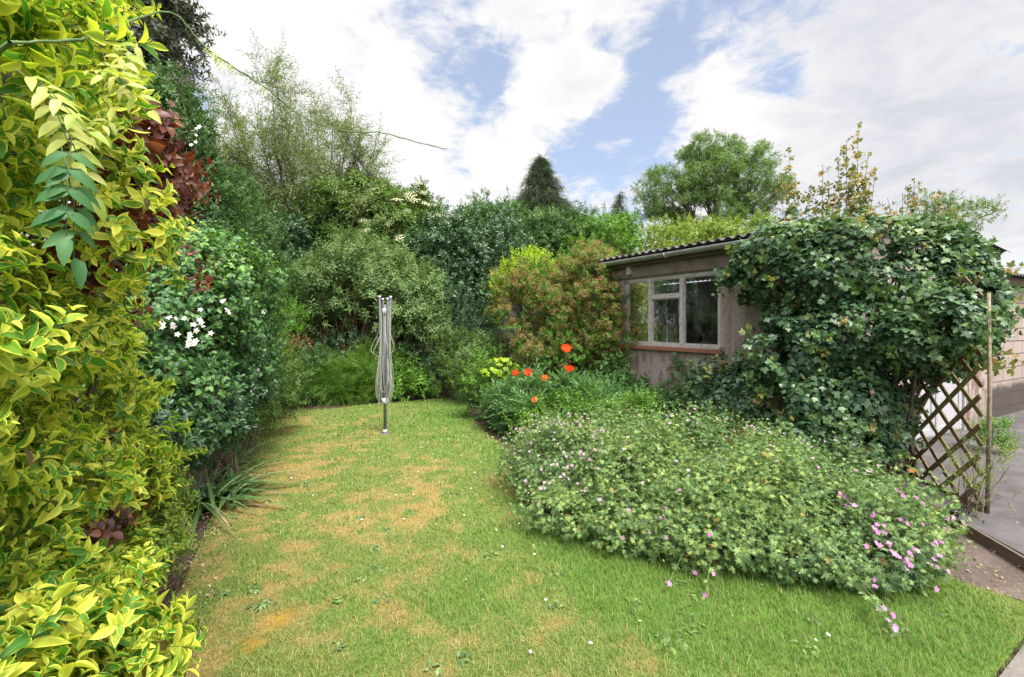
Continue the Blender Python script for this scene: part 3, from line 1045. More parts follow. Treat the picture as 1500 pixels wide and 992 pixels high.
gr = mb.build('grass', M['blade'], extra=dict(dry=np.repeat(dr, 5), moss=np.repeat(mo, 5), lush=np.repeat(lu, 5)))
tag(gr, 'short patchy lawn grass, green with dry straw coloured areas', 'grass', kind='stuff')

# tiny white daisies and fallen petals in the turf
fl = flower(7, .008, .005, .15, seg=1)
n = 900
q = np.c_[rng.uniform(-3.6, 2.6, n), rng.uniform(2.2, 10, n)]
wt = patches(q, [(700, 640, 60, 1), (690, 690, 50, .8), (660, 600, 60, 1), (830, 800, 40, .6), (740, 670, 30, .7), (480, 700, 120, .15), (640, 800, 200, .12), (1000, 930, 200, .12)], 1.0)
q = q[(rng.random(n) < wt) & inpoly(q, LAWN)]
mb = MB()
mb.scatter(fl, np.c_[q, np.full(len(q), .034)], *frame_axis(np.array([0, 0, 1.]) + rng.normal(0, .25, (len(q), 3))), rng.uniform(.8, 1.6, len(q)))
ds = mb.build('lawn_daisies', M['petal_white'])
tag(ds, 'tiny white daisies scattered through the lawn', 'daisies', kind='stuff')

# broad leaved weeds in the turf
ros = leaf(.045, .02, 3, .15, .5, .55)
q = np.c_[rng.uniform(-3.4, 2.4, 130), rng.uniform(2.2, 8.5, 130)]
q = np.r_[q[inpoly(q, LAWN)], [gp(*c_)[:2] for c_ in ((390, 888), (385, 890), (495, 885), (560, 880), (1012, 905), (1020, 920), (1005, 930), (640, 985), (350, 700), (430, 700), (790, 800))]]
qq = np.repeat(q, 9, 0) + rng.normal(0, .022, (len(q) * 9, 2))
mb = MB()
az = rng.uniform(0, 6.28, len(qq))
Td = np.c_[np.cos(az), np.sin(az), rng.uniform(.1, .8, len(qq))]
mb.scatter(ros, np.c_[qq, np.full(len(qq), .022)], *frame_leaf(np.array([0, 0, 1.]) - .2 * Td, Td), rng.uniform(.5, 1.2, len(qq)), rng.random(len(qq)))
wd_ = mb.build('lawn_weeds', M['crane'])
tag(wd_, 'flat broad leaved weeds dotted through the lawn', 'weeds', kind='stuff')
# fallen dry leaves on the hard ground and under the hedge
q = np.r_[np.c_[rng.uniform(2.7, 3.6, 160), rng.uniform(2.5, 3.9, 160), np.full(160, .016)], np.c_[rng.uniform(3.6, 7, 220), rng.uniform(3.0, 6.8, 220), np.full(220, .094)]]
ly = rng.uniform(2.0, 7.5, 1500)
q = np.r_[q, np.c_[-.72 - .437 * ly - rng.uniform(-.22, .45, 1500), ly, np.full(1500, .02)]]
q = q[(q[:, 0] < 0) | ~inpoly(q[:, :2], LAWN)]
az = rng.uniform(0, 6.28, len(q))
mb = MB()
mb.scatter(leaf(.035, .018, 2, .3, .5), q, *frame_leaf(np.array([0, 0, 1.]) + rng.normal(0, .3, (len(q), 3)), np.c_[np.cos(az), np.sin(az), 0 * az]), rng.uniform(.4, 1.1, len(q)), rng.random(len(q)))
lt_ = mb.build('leaf_litter', M['straw'])
tag(lt_, 'dry fallen leaves scattered on the bare soil and concrete', 'leaf litter', kind='stuff')

# yard, path, paving
sheet('path', [(2.74, 3.0), (2.93, 2.77), (3.02, 2.62), (3.1, 2.5), (3.9, 2.4), (3.9, 4.4), (3.3, 4.6), (2.6, 3.5)], .006, M['path'])
sheet('concrete_yard', [(3.32, 3.0), (3.22, 2.5), (3.9, -2), (16, -2), (16, 13), (5, 13), (3.7, 5.3), (3.52, 4.1)], .085, M['yard'], .12)
sheet('paving', [(2.635, 2.45), (2.165, 2.15), (1.32, 1.61), (1.0, -1), (3.7, -1), (3.18, 2.42), (3.0, 2.55)], .022, M['slab'], .05)

# ================================================================ workshop
shed = empty('workshop', 'long low pebbledashed workshop with a timber framed window and corrugated roof', 'building', CORNER, RZ)
LEN, WID, EV = 8.84, 4.3, 2.6
W0, W1, Z0, Z1 = 1.5, 3.34, 1.235, 2.32
th = .14


def wallbox(mb, segs):
    for s in segs:
        mb.box(*s)


mb = MB()
wallbox(mb, [(0, th, 0, LEN, -.05, Z0), (0, th, 0, LEN, Z1, EV), (0, th, 0, W0, Z0, Z1), (0, th, W1, 6.25, Z0, Z1), (0, th, 7.05, LEN, Z0, Z1)])
mb.box(-.012, 0, .92, .98, 0, EV)                     # cover strip on a panel joint
mb.box(-.012, 0, 4.3, 4.36, 0, EV)
mb.build('wall', M['dash'], shed, flat=True)
mb = MB()
D0, D1, DZ = 1.45, 3.3, 2.02
wallbox(mb, [(th, D0, 0, th, -.05, EV), (D1, WID, 0, th, -.05, EV), (D0, D1, 0, th, DZ, EV)])
mb.add([(0, 0, EV), (WID, 0, EV), (WID / 2, 0, EV + .24), (0, th, EV), (WID, th, EV), (WID / 2, th, EV + .24)], Q=[(0, 2, 5, 3), (2, 1, 4, 5)], T=[(0, 1, 2), (3, 5, 4)])
mb.build('wall', M['dash'], shed, flat=True)
mb = MB()
mb.box(th, WID, LEN - th, LEN, -.05, EV)
mb.box(WID - th, WID, th, LEN - th, -.05, EV)
mb.build('wall', M['dash'], shed, flat=True)
mb = MB()
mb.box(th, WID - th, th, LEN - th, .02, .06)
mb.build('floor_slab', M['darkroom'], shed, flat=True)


def corrugated(name, y0, y1, x0, z0, x1, z1, parent, amp=.019, wl=.146, tk=.008, across=False):
    """ribs run from (x0,z0) to (x1,z1), wavy along y"""
    n = int((y1 - y0) / wl * 10)
    y = np.linspace(y0, y1, n)
    wv = amp * np.sin(y / wl * 2 * math.pi)
    rows = []
    for x, z in ((x0, z0), (x1, z1)):
        for t_ in (0, -tk):
            rows.append(np.c_[np.full(n, x), y, z + wv + t_])
    V = np.concatenate(rows)
    i = np.arange(n - 1)

    def strip(a, b):
        return np.stack([a * n + i, a * n + i + 1, b * n + i + 1, b * n + i], 1)
    Q = np.concatenate([strip(0, 2), strip(3, 1), strip(1, 0), strip(2, 3)])
    m = MB()
    m.add(V, Q=Q)
    return m.build(name, M['roof'], parent)


corrugated('roof_slope', -.16, LEN + .12, -.26, EV + .075, WID / 2, EV + .30, shed)
corrugated('roof_slope', -.16, LEN + .12, WID + .2, EV + .075, WID / 2, EV + .30, shed)
mb = MB()
mb.bar((-.1, -.06, EV + .02), (WID / 2, -.06, EV + .24), .025, .14, up=(0, 0, 1))
mb.bar((WID + .1, -.06, EV + .02), (WID / 2 + .01, -.06, EV + .24), .025, .14, up=(0, 0, 1))
mb.build('barge_board', M['fascia'], shed, flat=True)
mb = MB()
mb.box(-.13, -.105, -.05, LEN, EV - .085, EV + .045)
mb.build('fascia', M['fascia'], shed, flat=True)
mb = MB()
mb.box(-.1, -.004, .1, LEN - .02, EV - .02, EV + .02)
mb.build('soffit', M['soffit'], shed, flat=True)
mb = MB()
mb.box(-.035, -.003, W0 - .25, W1 + .35, Z1 + .02, EV - .03)
mb.build('lintel_beam', M['soffit'], shed, flat=True)
# half-round gutter with brackets and a swan-neck downpipe at the far end
n = 9
a = np.linspace(math.pi, 2 * math.pi, n)
pro = np.r_[np.c_[-.205 + .062 * np.cos(a), EV + .02 + .062 * np.sin(a)], np.c_[-.205 + .055 * np.cos(a[::-1]), EV + .02 + .055 * np.sin(a[::-1])]]
ys_ = (-.14, LEN + .1)
V = np.concatenate([np.c_[pro[:, :1], np.full((2 * n, 1), y), pro[:, 1:]] for y in ys_])
k = 2 * n
mb = MB()
mb.add(V, Q=[(i, (i + 1) % k, k + (i + 1) % k, k + i) for i in range(k)] + [(e * k + i, e * k + i + 1, e * k + k - 2 - i, e * k + k - 1 - i) for e in (0, 1) for i in range(n - 1)])
gut = mb.build('gutter', M['gutter'], shed)
for y in (.4, 2.25, 4.1, 5.95, 7.8):
    m2 = MB()
    an = np.linspace(math.pi, 2 * math.pi, 9)
    m2.tubes(np.c_[-.205 + .068 * np.cos(an), np.full(9, y), EV + .02 + .068 * np.sin(an)], np.full(9, .011), 5)
    m2.build('bracket', M['gutter'], gut)
for y, s in ((3.16, 1.0), (6.0, 1.0)):
    m2 = MB()
    m2.box(-.1, -.005, y - .035, y + .035, EV - .21, EV - .022)
    m2.build('rafter_end', M['whitepaint'], shed, flat=True)
m2 = MB()
m2.box(-.09, -.04, 1.95, 2.62, EV - .075, EV - .022)
m2.build('batten', M['woodgreen'], shed, flat=True)
y = LEN - .05
mb = MB()
mb.tubes(np.array([(-.205, y, EV - .03), (-.205, y, EV - .1), (-.19, y, EV - .16), (-.09, y, EV - .27), (-.06, y, EV - .33), (-.055, y, EV - .42), (-.055, y, .05)]), np.full(7, .036), 10)
dp = mb.build('downpipe', M['gutter'], shed)
for z in (1.9, .8):
    m2 = MB()
    m2.tubes(np.array([(-.055, y, z), (-.055, y, z + .035)]), np.full(2, .044), 10, cap=True)
    m2.build('pipe_clip', M['gutter'], dp)


def window(y0, y1, z0, z1, mull, trans, parent):
    """frame set back in the opening; mull: mullion positions, trans: (bay, height) of a transom"""
    mb = MB()
    fx0, fx1, w = .02, .085, .05
    e = .004
    mb.box(fx0, fx1, y0 + e, y1 - e, z0 + e, z0 + w)
    mb.box(fx0, fx1, y0 + e, y1 - e, z1 - w, z1 - e)
    for y in (y0 + e, y1 - w):
        mb.box(fx0 + .001, fx1 - .001, y, y + w - e, z0 + w, z1 - w)
    ed = [y0 + w] + [v for m_ in mull for v in (m_ - .032, m_ + .032)] + [y1 - w]
    for m_ in mull:
        mb.box(fx0 - .008, fx1, m_ - .032, m_ + .032, z0 + w, z1 - w)
    w_ = mb.build('window', M['whitepaint'], parent, flat=True)
    for i in range(len(mull) + 1):
        a_, b_ = ed[2 * i], ed[2 * i + 1]
        zs = [(z0 + w, z1 - w)]
        if trans and trans[0] == i:
            m2 = MB()
            m2.box(fx0 - .012, fx1 - .01, a_, b_, trans[1] - .028, trans[1] + .028)
            m2.build('transom', M['whitepaint'], w_, flat=True)
            zs = [(z0 + w, trans[1] - .028), (trans[1] + .028, z1 - w)]
        for za, zb in zs:
            m2 = MB()
            # slim casement bars round the glass, then the pane
            for q_ in ((a_, b_, za, za + .018), (a_, b_, zb - .018, zb), (a_, a_ + .018, za + .018, zb - .018), (b_ - .018, b_, za + .018, zb - .018)):
                m2.box(fx0 + .012, fx0 + .045, *q_)
            m2.build('glazing_bar', M['whitepaint'], w_, flat=True)
            m2 = MB()
            m2.add([(.045, a_ + .01, za + .01), (.045, b_ - .01, za + .01), (.045, b_ - .01, zb - .01), (.045, a_ + .01, zb - .01)], Q=[(0, 1, 2, 3)])
            m2.build('pane', M['glass'], w_)
    for k_, m_ in enumerate(np.linspace(y0 - .07, y1 + .07, int((y1 - y0) / .23) + 1)[:-1]):
        pass
    m2 = MB()
    xs_ = np.linspace(y0 - .07, y1 + .09, max(3, int((y1 - y0) / .225)) + 1)
    for a_, b_ in zip(xs_[:-1], xs_[1:]):
        m2.box(-.07, .02, a_ + .002, b_ - .002, z0 - .05, z0 - .002)
    m2.build('sill', M['tile'], w_, flat=True)
    return w_


window(W0, W1, Z0, Z1, (2.17, 2.79), (1, 2.0), shed)
window(6.25, 7.05, 1.235, 2.25, (6.65,), None, shed)
# hanging pale cloth strips inside, behind the middle pane
mb = MB()
for y, w in ((2.72, .022), (2.47, .018)):
    zz = np.linspace(1.26, 1.98, 9)
    P = np.c_[.32 + .015 * np.sin(zz * 9), y + .012 * np.sin(zz * 7 + y), zz]
    mb.tubes(P, np.full(9, w / 2), 6)
mb.build('hanging_strip', plain('pale_blue_cloth', (.45, .55, .68), .8, .1), shed)
# workbench and shelf dimly seen through the glass
mb = MB()
mb.box(.35, .95, .6, 5.2, .86, .92)
for y in (.7, 2.9, 5.1):
    mb.box(.4, .47, y - .04, y + .04, .06, .86)
mb.build('workbench', M['wood'], shed, flat=True)
# white double door in the end wall
for a_, b_ in ((D0 + .05, (D0 + D1) / 2 - .004), ((D0 + D1) / 2 + .004, D1 - .05)):
    mb = MB()
    mb.box(a_, b_, .03, .075, .09, DZ - .05)
    for z_ in (.12, 1.0, 1.86):
        mb.box(a_ + .02, b_ - .02, .015, .03, z_, z_ + .09)
    for y_ in (a_ + .02, b_ - .11):
        mb.box(y_, y_ + .09, .016, .03, .21, 1.86)
    d_ = mb.build('door', M['doorwhite'], shed, flat=True)
mb = MB()
mb.tubes(np.array([((D0 + D1) / 2 + .06, .0, .98), ((D0 + D1) / 2 + .06, -.02, 1.0), ((D0 + D1) / 2 + .06, -.02, 1.12), ((D0 + D1) / 2 + .06, .0, 1.14)]), np.full(4, .008), 6)
mb.build('handle', M['metal'], d_)
mb = MB()
mb.box(D0 + .003, D0 + .05, -.01, .08, .085, DZ - .003)
mb.box(D1 - .05, D1 - .003, -.01, .08, .085, DZ - .003)
mb.box(D0 + .05, D1 - .05, -.01, .08, DZ - .05, DZ - .003)
mb.build('door_frame', M['doorwhite'], shed, flat=True)

# ================================================================ block garage beside it
gar = empty('block_garage', 'pinkish concrete block garage with a blackened base beyond the trellis', 'building', CORNER + WE * 4.34, RZ)
mb = MB()
mb.box(0, 6, .12, .27, -.05, 2.3)
mb.box(0, .15, .27, 5, -.05, 2.3)
mb.build('wall', M['block'], gar, flat=True)
m = corrugated('roof_slope', -.1, 6.2, -.12, 2.36, 2.7, 2.99, gar)
m.rotation_euler = (0, 0, math.pi / 2)                # ribs run up the slope away from the yard
m.location = (6.05, .0, 0)
m2 = corrugated('roof_slope', -.1, 6.2, 5.4, 2.36, 2.7, 2.99, gar)
m2.rotation_euler, m2.location = m.rotation_euler, m.location
mb = MB()
mb.tubes(np.array([(-.1, 2.7, 3.0), (6.1, 2.7, 3.0)]), np.full(2, .07), 8)
mb.build('ridge_capping', M['roof'], gar)
mb = MB()
mb.box(-.1, 6, .0, .03, 2.2, 2.34)
mb.build('fascia', M['fascia'], gar, flat=True)

# ================================================================ trellis on the edge of the yard
T0, T1 = np.array([3.755, 3.87, .1]), np.array([3.97, 5.14, .1])
tv = T1 - T0
TL = float(np.linalg.norm(tv))
tr = empty('garden_trellis', 'weathered brown diamond lattice trellis standing on the edge of the concrete yard', 'trellis', T0, math.atan2(tv[1], tv[0]))
TH = 1.9


def clip(p, d, x0, x1, z0, z1):
    ts = [-9, 9]
    for a, lo, hi in ((0, x0, x1), (1, z0, z1)):
        t0, t1 = (lo - p[a]) / d[a], (hi - p[a]) / d[a]
        ts = [max(ts[0], min(t0, t1)), min(ts[1], max(t0, t1))]
    return None if ts[1] - ts[0] < .08 else [(p[0] + d[0] * t, p[1] + d[1] * t) for t in ts]


SL = 0
for sg, yy in ((1, -.006), (-1, .006)):
    for c in np.arange(-2.4, 3.4, .262):
        s = clip((c, 0.0), (.77 * sg, .70), .0, TL, .02, TH)
        if s:
            mb = MB()
            mb.bar((s[0][0], yy, s[0][1]), (s[1][0], yy, s[1][1]), .011, .038, up=(0, 0, 1))
            mb.build('slat', M['woodgreen'] if (SL % 3 == 1) else M['wood'], tr, flat=True)
            SL += 1
mb = MB()
mb.box(-.012, TL, -.03, -.012, -.02, .03)
mb.build('bottom_rail', M['wood'], tr, flat=True)
mb = MB()
mb.tubes(np.array([(-.02, -.03, -.03), (-.03, -.04, .9), (-.02, -.04, 1.74)]), np.array([.015, .014, .012]), 8, cap=True)
mb.build('post', M['cane'], tr)
mb = MB()
mb.box(TL + .003, TL + .05, -.025, .025, -.03, 2.0)
mb.build('post', M['cane'], tr, flat=True)

# old timber edging along the step down from the yard
ed = empty('edging_board', 'dark split timber board edging the step down from the concrete yard', 'edging', (3.5, 4.0, 0))
for p, q in (((3.29, 3.02), (3.44, 3.72)), ((3.445, 3.74), (3.53, 4.16))):
    mb = MB()
    mb.bar((p[0], p[1], .04), (q[0], q[1], .045), .022, .085)
    mb.build('board', M['fascia'], ed, off=(3.5, 4.0, 0), flat=True)

# small solar light
sp = pt(1396, 752, 3.72)
sp = np.array([3.40, 3.72, 0])
li = empty('solar_light', 'small black garden light standing by the step under the trellis', 'garden light', sp)
mb = MB()
mb.tubes(np.array([(0, 0, -.03), (0, 0, .1)]), np.array([.008, .008]), 6)
mb.build('spike', M['black'], li)
mb = MB()
mb.tubes(np.array([(0, 0, .1), (0, 0, .11), (0, 0, .15), (0, 0, .152), (0, 0, .165)]), np.array([.012, .03, .034, .045, .02]), 10, cap=True)
mb.build('lamp_head', M['black'], li)

# ================================================================ rotary clothes dryer
rd = gp(564, 637)
dry = empty('rotary_clothes_dryer', 'folded grey rotary clothes dryer with slack pale lines planted in the lawn', 'clothes dryer', rd, .35)
mb = MB()
mb.tubes(np.array([(0, 0, -.02), (0, 0, 1.86)]), np.array([.021, .021]), 12, cap=True)
mb.build('pole', M['polegrey'], dry)
mb = MB()
mb.tubes(np.array([(0, 0, -.02), (0, 0, .022), (0, 0, .03), (0, 0, .032)]), np.array([.085, .08, .07, .02]), 16, cap=True)
mb.build('ground_socket', M['yard'], dry)
mb = MB()
mb.tubes(np.array([(0, 0, .03), (0, 0, .07), (0, 0, .075)]), np.array([.036, .033, .022]), 12, cap=True)
mb.build('socket_collar', M['plasticwhite'], dry)
mb = MB()
mb.tubes(np.array([(0, 0, .44), (0, 0, .45), (0, 0, .52), (0, 0, .53)]), np.array([.025, .05, .05, .025]), 12, cap=True)
mb.build('hub', M['plasticwhite'], dry)
mb = MB()
mb.tubes(np.array([(0, 0, 1.72), (0, 0, 1.73), (0, 0, 1.80), (0, 0, 1.81)]), np.array([.025, .04, .04, .022]), 12, cap=True)
mb.build('top_hub', M['plasticwhite'], dry)
for k in range(4):
    a = k * math.pi / 2 + .3
    c, s = math.cos(a), math.sin(a)
    mb = MB()
    mb.bar((c * .055, s * .055, .5), (c * .082, s * .082, 1.95 - .03 * (k % 2)), .018, .026, up=(c, s, .01))
    ar = mb.build('arm', M['metal'], dry, flat=True)
    mb = MB()
    mb.bar((c * .082, s * .082, 1.95 - .03 * (k % 2)), (c * .083, s * .083, 1.985 - .03 * (k % 2)), .026, .034, up=(c, s, .01))
    mb.build('end_cap', M['plasticwhite'], ar)
mb = MB()
for k in range(20):
    a0 = rng.uniform(0, 6.28)
    a1 = a0 + rng.uniform(.6, 1.8)
    r = rng.uniform(.065, .1)
    zb = rng.uniform(.42, .62)
    zt0, zt1 = rng.uniform(1.6, 1.95), rng.uniform(1.5, 1.93)
    bow = rng.uniform(0, .055)
    if k in (3, 8, 13):
        bow, zb, zt1 = .1, rng.uniform(1.0, 1.2), 1.75
    u = np.linspace(0, 1, 25)
    ang = a0 + (a1 - a0) * (3 * u ** 2 - 2 * u ** 3)
    zz = np.where(u < .5, zt0 + (zb - zt0) * np.sin(u * math.pi) ** .45, zt1 + (zb - zt1) * np.sin(u * math.pi) ** .45)
    rr = r * .75 + (r * .25 + bow) * np.sin(u * math.pi * 2) ** 2 + rng.normal(0, .003, 25)
    mb.tubes(np.c_[np.cos(ang) * rr, np.sin(ang) * rr, zz], np.full(25, .0031), 4)
u = np.linspace(0, 1, 9)
mb.tubes(np.c_[.05 + .01 * np.sin(u * 5), -.09 + 0 * u, .5 - .36 * u], np.full(9, .0028), 4)
mb.build('washing_line', M['cord'], dry)

# ================================================================ planting
UP = np.array([0, 0, 1.])


def grow_dirs(d, up=.4, jit=.4):
    return unit(d * (1 - up) + UP * up + rng.normal(0, jit, d.shape))


def bush(name, label, cat, ells, tm, mat, nc, cr, per, size, up=.4, jit=.4, lo=.5, hi=1.0, fill=.25, stems=14, sr=(.02, .005), stem_mat='twig', group=None, base=None,
         zmin=.05, flat=.8, sep=.7, back=.45, part='foliage', tintf=None, hang=False, smin=.75, smax=1.2, sink=0.0, wild=.07):
    """a shrub or tree crown of leafy shoots gathered in clumps, on stems that rise from its base"""
    e0 = ells[0]
    b = np.array([e0[0], e0[1], 0.]) if base is None else np.asarray(base, float)
    root = empty(name, label, cat, b, 0, group)
    P, d, cv, C = clump_pts(ells, nc, cr, per, lo, hi, zmin, flat, sep, back)
    nf = int(len(P) * fill)
    if nf:
        Pf, df = shell_pts(ells, nf, .35, .8, .15, 1.5, zmin, back, .0)
        P, d, cv = np.r_[P, Pf], np.r_[d, df], np.r_[cv, np.full(len(Pf), .2)]
    if hang:
        dr_ = unit(d * .5 - UP * up + rng.normal(0, jit, d.shape))
    else:
        dr_ = grow_dirs(d, up, jit)
    mb = MB()
    tint = np.clip(.5 * cv + .7 * vnoise(P, 1.1 / max(cr, .05) * .5, 4) - .1, 0, 1) if tintf is None else tintf(P, cv)
    mb.scatter(tm, P - dr_ * sink, *frame_axis(dr_), size * rng.uniform(smin, smax, len(P)), tint)
    if wild:
        # long shoots of the year that break the outline
        w = np.where(d[:, 2] > -.1)[0]
        w = w[rng.random(len(w)) < wild]
        for q in (.55, 1.0):
            wd = grow_dirs(d[w], up * .8, .3) if not hang else dr_[w]
            mb.scatter(tm, P[w] + d[w] * (cr * q * rng.uniform(.2, 1.0, (len(w), 1))), *frame_axis(wd), size * rng.uniform(.6, 1.05, len(w)), np.clip(tint[w] + .25, 0, 1))
    mb.build(part, M[mat], root, off=b)
    if stems:
        mb = MB()
        tg = C[rng.permutation(len(C))[:stems]]
        limbs(mb, b, tg, sr[0], sr[1], 7, .12, min(.25, .08 * e0[3] + .03))
        mb.build('stems', M[stem_mat], root, off=b)
    return root, b, P, d, C


# ---- leaf and shoot kits
ov = leaf(.078, .036, 4, .3, .28, .42)
ov2 = leaf(.07, .03, 4, .4, .45, .42)
ov3 = leaf(.085, .034, 4, .2, .15, .45, twist=.15)
VAR = [shoot([ov, ov2, ov3], 10, .15, (75, 35), True, (1, .95, .45), .0022, s, .3) for s in range(5)]
rd1, rd2 = leaf(.062, .042, 4, .2, .35, .5), leaf(.052, .036, 3, .3, .5, .5)
COP = [shoot([rd1, rd2], 7, .12, (80, 50), False, (1, 1, .7), .002, s, .4, petiole=.018) for s in range(4)]
cl = leaf(.06, .042, 3, .15, .3, .38)
tri_ = pinnate(cl, 1, .05, 70, .1, True, 0, .95, .9)
CLE = [shoot(tri_, 7, .2, (80, 60), True, (1, 1, .7), .0015, s, .4) for s in range(4)]
ln = mini(.1, .019, .1, .3)
WIL = [shoot(ln, 15, .55, (50, 35), False, (.9, 1, .6), .0016, s, .3) for s in range(4)]
bl = leaf(.12, .03, 3, .2, .55, .35)
BUD = [shoot(bl, 12, .34, (65, 30), True, (1, .95, .45), .003, s, .25) for s in range(4)]
el = mini(.11, .055, .15, .25)
eld = pinnate(el, 2, .16, 60, .3, True, 1, 1, .35)
ELD = [shoot(eld, 6, .22, (75, 45), True, (1, 1, .7), .003, s, .3) for s in range(4)]
la = mini(.105, .046, .2, .25)
LAU = [shoot(la, 9, .2, (75, 40), False, (1, 1, .7), .003, s, .35) for s in range(4)]
sm = mini(.05, .026, .2, .25)
SML = [shoot(sm, 10, .15, (70, 40), False, (1, 1, .6), .0015, s, .35) for s in range(4)]
md = mini(.08, .045, .2, .3)
MID = [shoot(md, 9, .2, (75, 40), False, (1, 1, .7), .002, s, .35) for s in range(4)]
asl = mini(.085, .03, .15, .3)
asp = pinnate(asl, 4, .22, 65, .35, True, 2, 1.0, .25)
ASH = [shoot(asp, 7, .2, (80, 45), True, (1, 1, .7), .004, s, .3) for s in range(4)]
scl = mini(.06, .012, .1, .5)
CON = [shoot(scl, 16, .3, (60, 35), False, (1, .9, .5), .004, s, .3) for s in range(4)]
fe = mini(.055, .012, .05, .2)
FERN = [pinnate(fe, 13, .36, 70, .45, True, s, 1.0, .1) for s in range(3)]
FER = [shoot(f_, 6, .05, (45, 25), False, (1, 1, .9), .003, s, .3) for s, f_ in enumerate(FERN)]
pp = mini(.095, .027, .15, .3)
POPL = [pinnate(pp, 6, .3, 48, .5, True, s, 1.0, .15, .003) for s in range(3)]
POP = [shoot(f_, 5, .06, (50, 25), False, (1, 1, .9), .003, s, .3) for s, f_ in enumerate(POPL)]
herb = mini(.06, .03, .2, .35)
HER = [shoot(herb, 11, .26, (75, 40), True, (1, 1, .5), .002, s, .35) for s in range(4)]
nar = mini(.075, .013, .1, .35)
NAR = [shoot(nar, 18, .3, (70, 35), False, (1, 1, .6), .002, s, .35) for s in range(4)]
MAP = [palm(MAPLE, .088, .32, .14, .03, s) for s in range(4)]
CRA = [palm(CRANE, .062, .3, .16, .05, s) for s in range(4)]

# ---------------------------------------------------------------- left hedge
hedge = [(-1.58, .85, .8, .42, .5, .5), (-1.62, .9, 1.55, .45, .55, .6), (-1.75, 1.1, 2.25, .62, .6, .6), (-1.78, 1.15, 2.95, .7, .7, .6),
         (-1.95, 1.65, .75, .42, .5, .55), (-1.98, 1.7, 1.45, .52, .55, .6), (-2.2, 2.0, 2.4, .5, .5, .45), (-2.02, 1.95, 2.9, .42, .5, .5),
         (-2.3, 2.4, .7, .38, .45, .5), (-2.32, 2.45, 1.25, .42, .45, .45), (-1.4, 1.35, .42, .34, .4, .3), (-1.62, 1.75, .38, .3, .35, .22), (-1.5, .75, .3, .4, .5, .35), (-2.15, 2.3, .3, .35, .4, .3), (-2.75, 2.2, 1.7, .5, .5, .8), (-2.3, 1.5, 1.6, .4, .5, .7)]
hedge = [(e[0] - .05 - (.1 if e[1] > 1.55 and e[2] > .8 else 0), *e[1:]) for e in hedge]
bush('variegated_shrub', 'tall shrub with glossy green leaves edged in golden yellow, nearest the camera', 'shrub', hedge, VAR, 'variegated', 400, .15, 15, .92, .3, .45, .68, 1.0, .12, 40, (.012, .004),
     base=(-2.0, 1.6, 0), sep=.55, back=.3, sink=.06, smin=.55, smax=1.25)
cop = [E(160, 330, 2.15, 50, 55, .2), E(195, 275, 2.3, 34, 42, .14), E(170, 395, 2.3, 45, 36, .2), (-2.5, 1.9, 1.0, .4, .8, .8), (-2.5, 2.3, .7, .4, .5, .5)]
r_, b_, P_, d_, C_ = bush('copper_shrub', 'purple brown leaved shrub showing through gaps in the golden hedge', 'shrub', cop, COP, 'copper', 62, .15, 13, 1.0, .2, .5, .15, 1.0, .3, 16, (.03, .006), base=(-2.6, 2.6, 0), back=.3)
mb = MB()
P, d, cv, C = clump_pts([E(222, 255, 2.2, 26, 40, .12), E(180, 205, 2.0, 26, 28, .1), E(268, 392, 2.8, 12, 8, .05), E(190, 345, 1.9, 20, 24, .08)], 20, .085, 6, .1, 1, back=.3)
dd = grow_dirs(d, -.2, .5)
mb.scatter(COP, P, *frame_axis(dd), rng.uniform(.75, 1.15, len(P)), cv)
mb.build('red_shoots', M['redleaf'], r_, off=b_)

gold = bpy.data.objects['variegated_shrub']
mb = MB()
P, d, cv, C = clump_pts([E(175, 330, 1.85, 55, 95, .12), E(150, 230, 1.8, 50, 50, .1), E(225, 420, 2.2, 28, 30, .1)], 15, .07, 5, .2, 1, back=.3)
mb.scatter(VAR, P, *frame_axis(unit(d * .4 + np.array([.5, -.3, .35]) + rng.normal(0, .35, d.shape))), rng.uniform(.6, 1.05, len(P)), cv * .3)
mb.build('outer_sprays', M['variegated'], gold, off=(-2.0, 1.6, 0))

# wisteria rambling over the hedge, with one long arching shoot against the sky
wb = np.array([-1.85, 1.45, 0])
wis = empty('wisteria', 'pale leaved climber over the golden hedge sending one long bare shoot across the sky', 'climber', wb)
wl_ = leaf(.085, .034, 4, .2, .35, .4, wave=.04)
WIS = [pinnate(wl_, 4, .24, 62, .55, True, s, 1.0, .25, .002) for s in range(3)]
ptsx = [(15, 62, 1.0), (60, 62, 1.05), (120, 57, 1.15), (170, 42, 1.3), (205, 24, 1.45), (238, 15, 1.53), (262, 22, 1.56), (280, 45, 1.58), (296, 68, 1.6), (330, 92, 1.62), (365, 112, 1.65), (400, 135, 1.67), (430, 163, 1.7), (465, 183, 1.72), (500, 193, 1.74), (540, 194, 1.76), (570, 196, 1.78), (600, 205, 1.8), (630, 214, 1.82), (655, 219, 1.84)]
arc = np.array([pt(*q) for q in ptsx])
t_ = np.linspace(0, len(arc) - 1, 70)
arc = np.stack([np.interp(t_, np.arange(len(arc)), arc[:, k]) for k in range(3)], 1)
for _ in range(3):
    arc[1:-1] = (arc[:-2] + 2 * arc[1:-1] + arc[2:]) / 4
arc += rng.normal(0, .0015, arc.shape)
mb = MB()
mb.tubes(arc, np.linspace(.0036, .0016, 70) * (1 + .35 * (np.arange(70) % 6 == 0)), 6)
stem0 = np.array([wb, wb + (.05, -.02, .8), wb + (.15, -.05, 1.6), wb + (.2, -.1, 2.2), arc[0]])
mb.tubes(stem0, np.linspace(.018, .005, 5), 6)
mb.build('arching_shoot', M['greenstem'], wis, off=wb)
mb = MB()
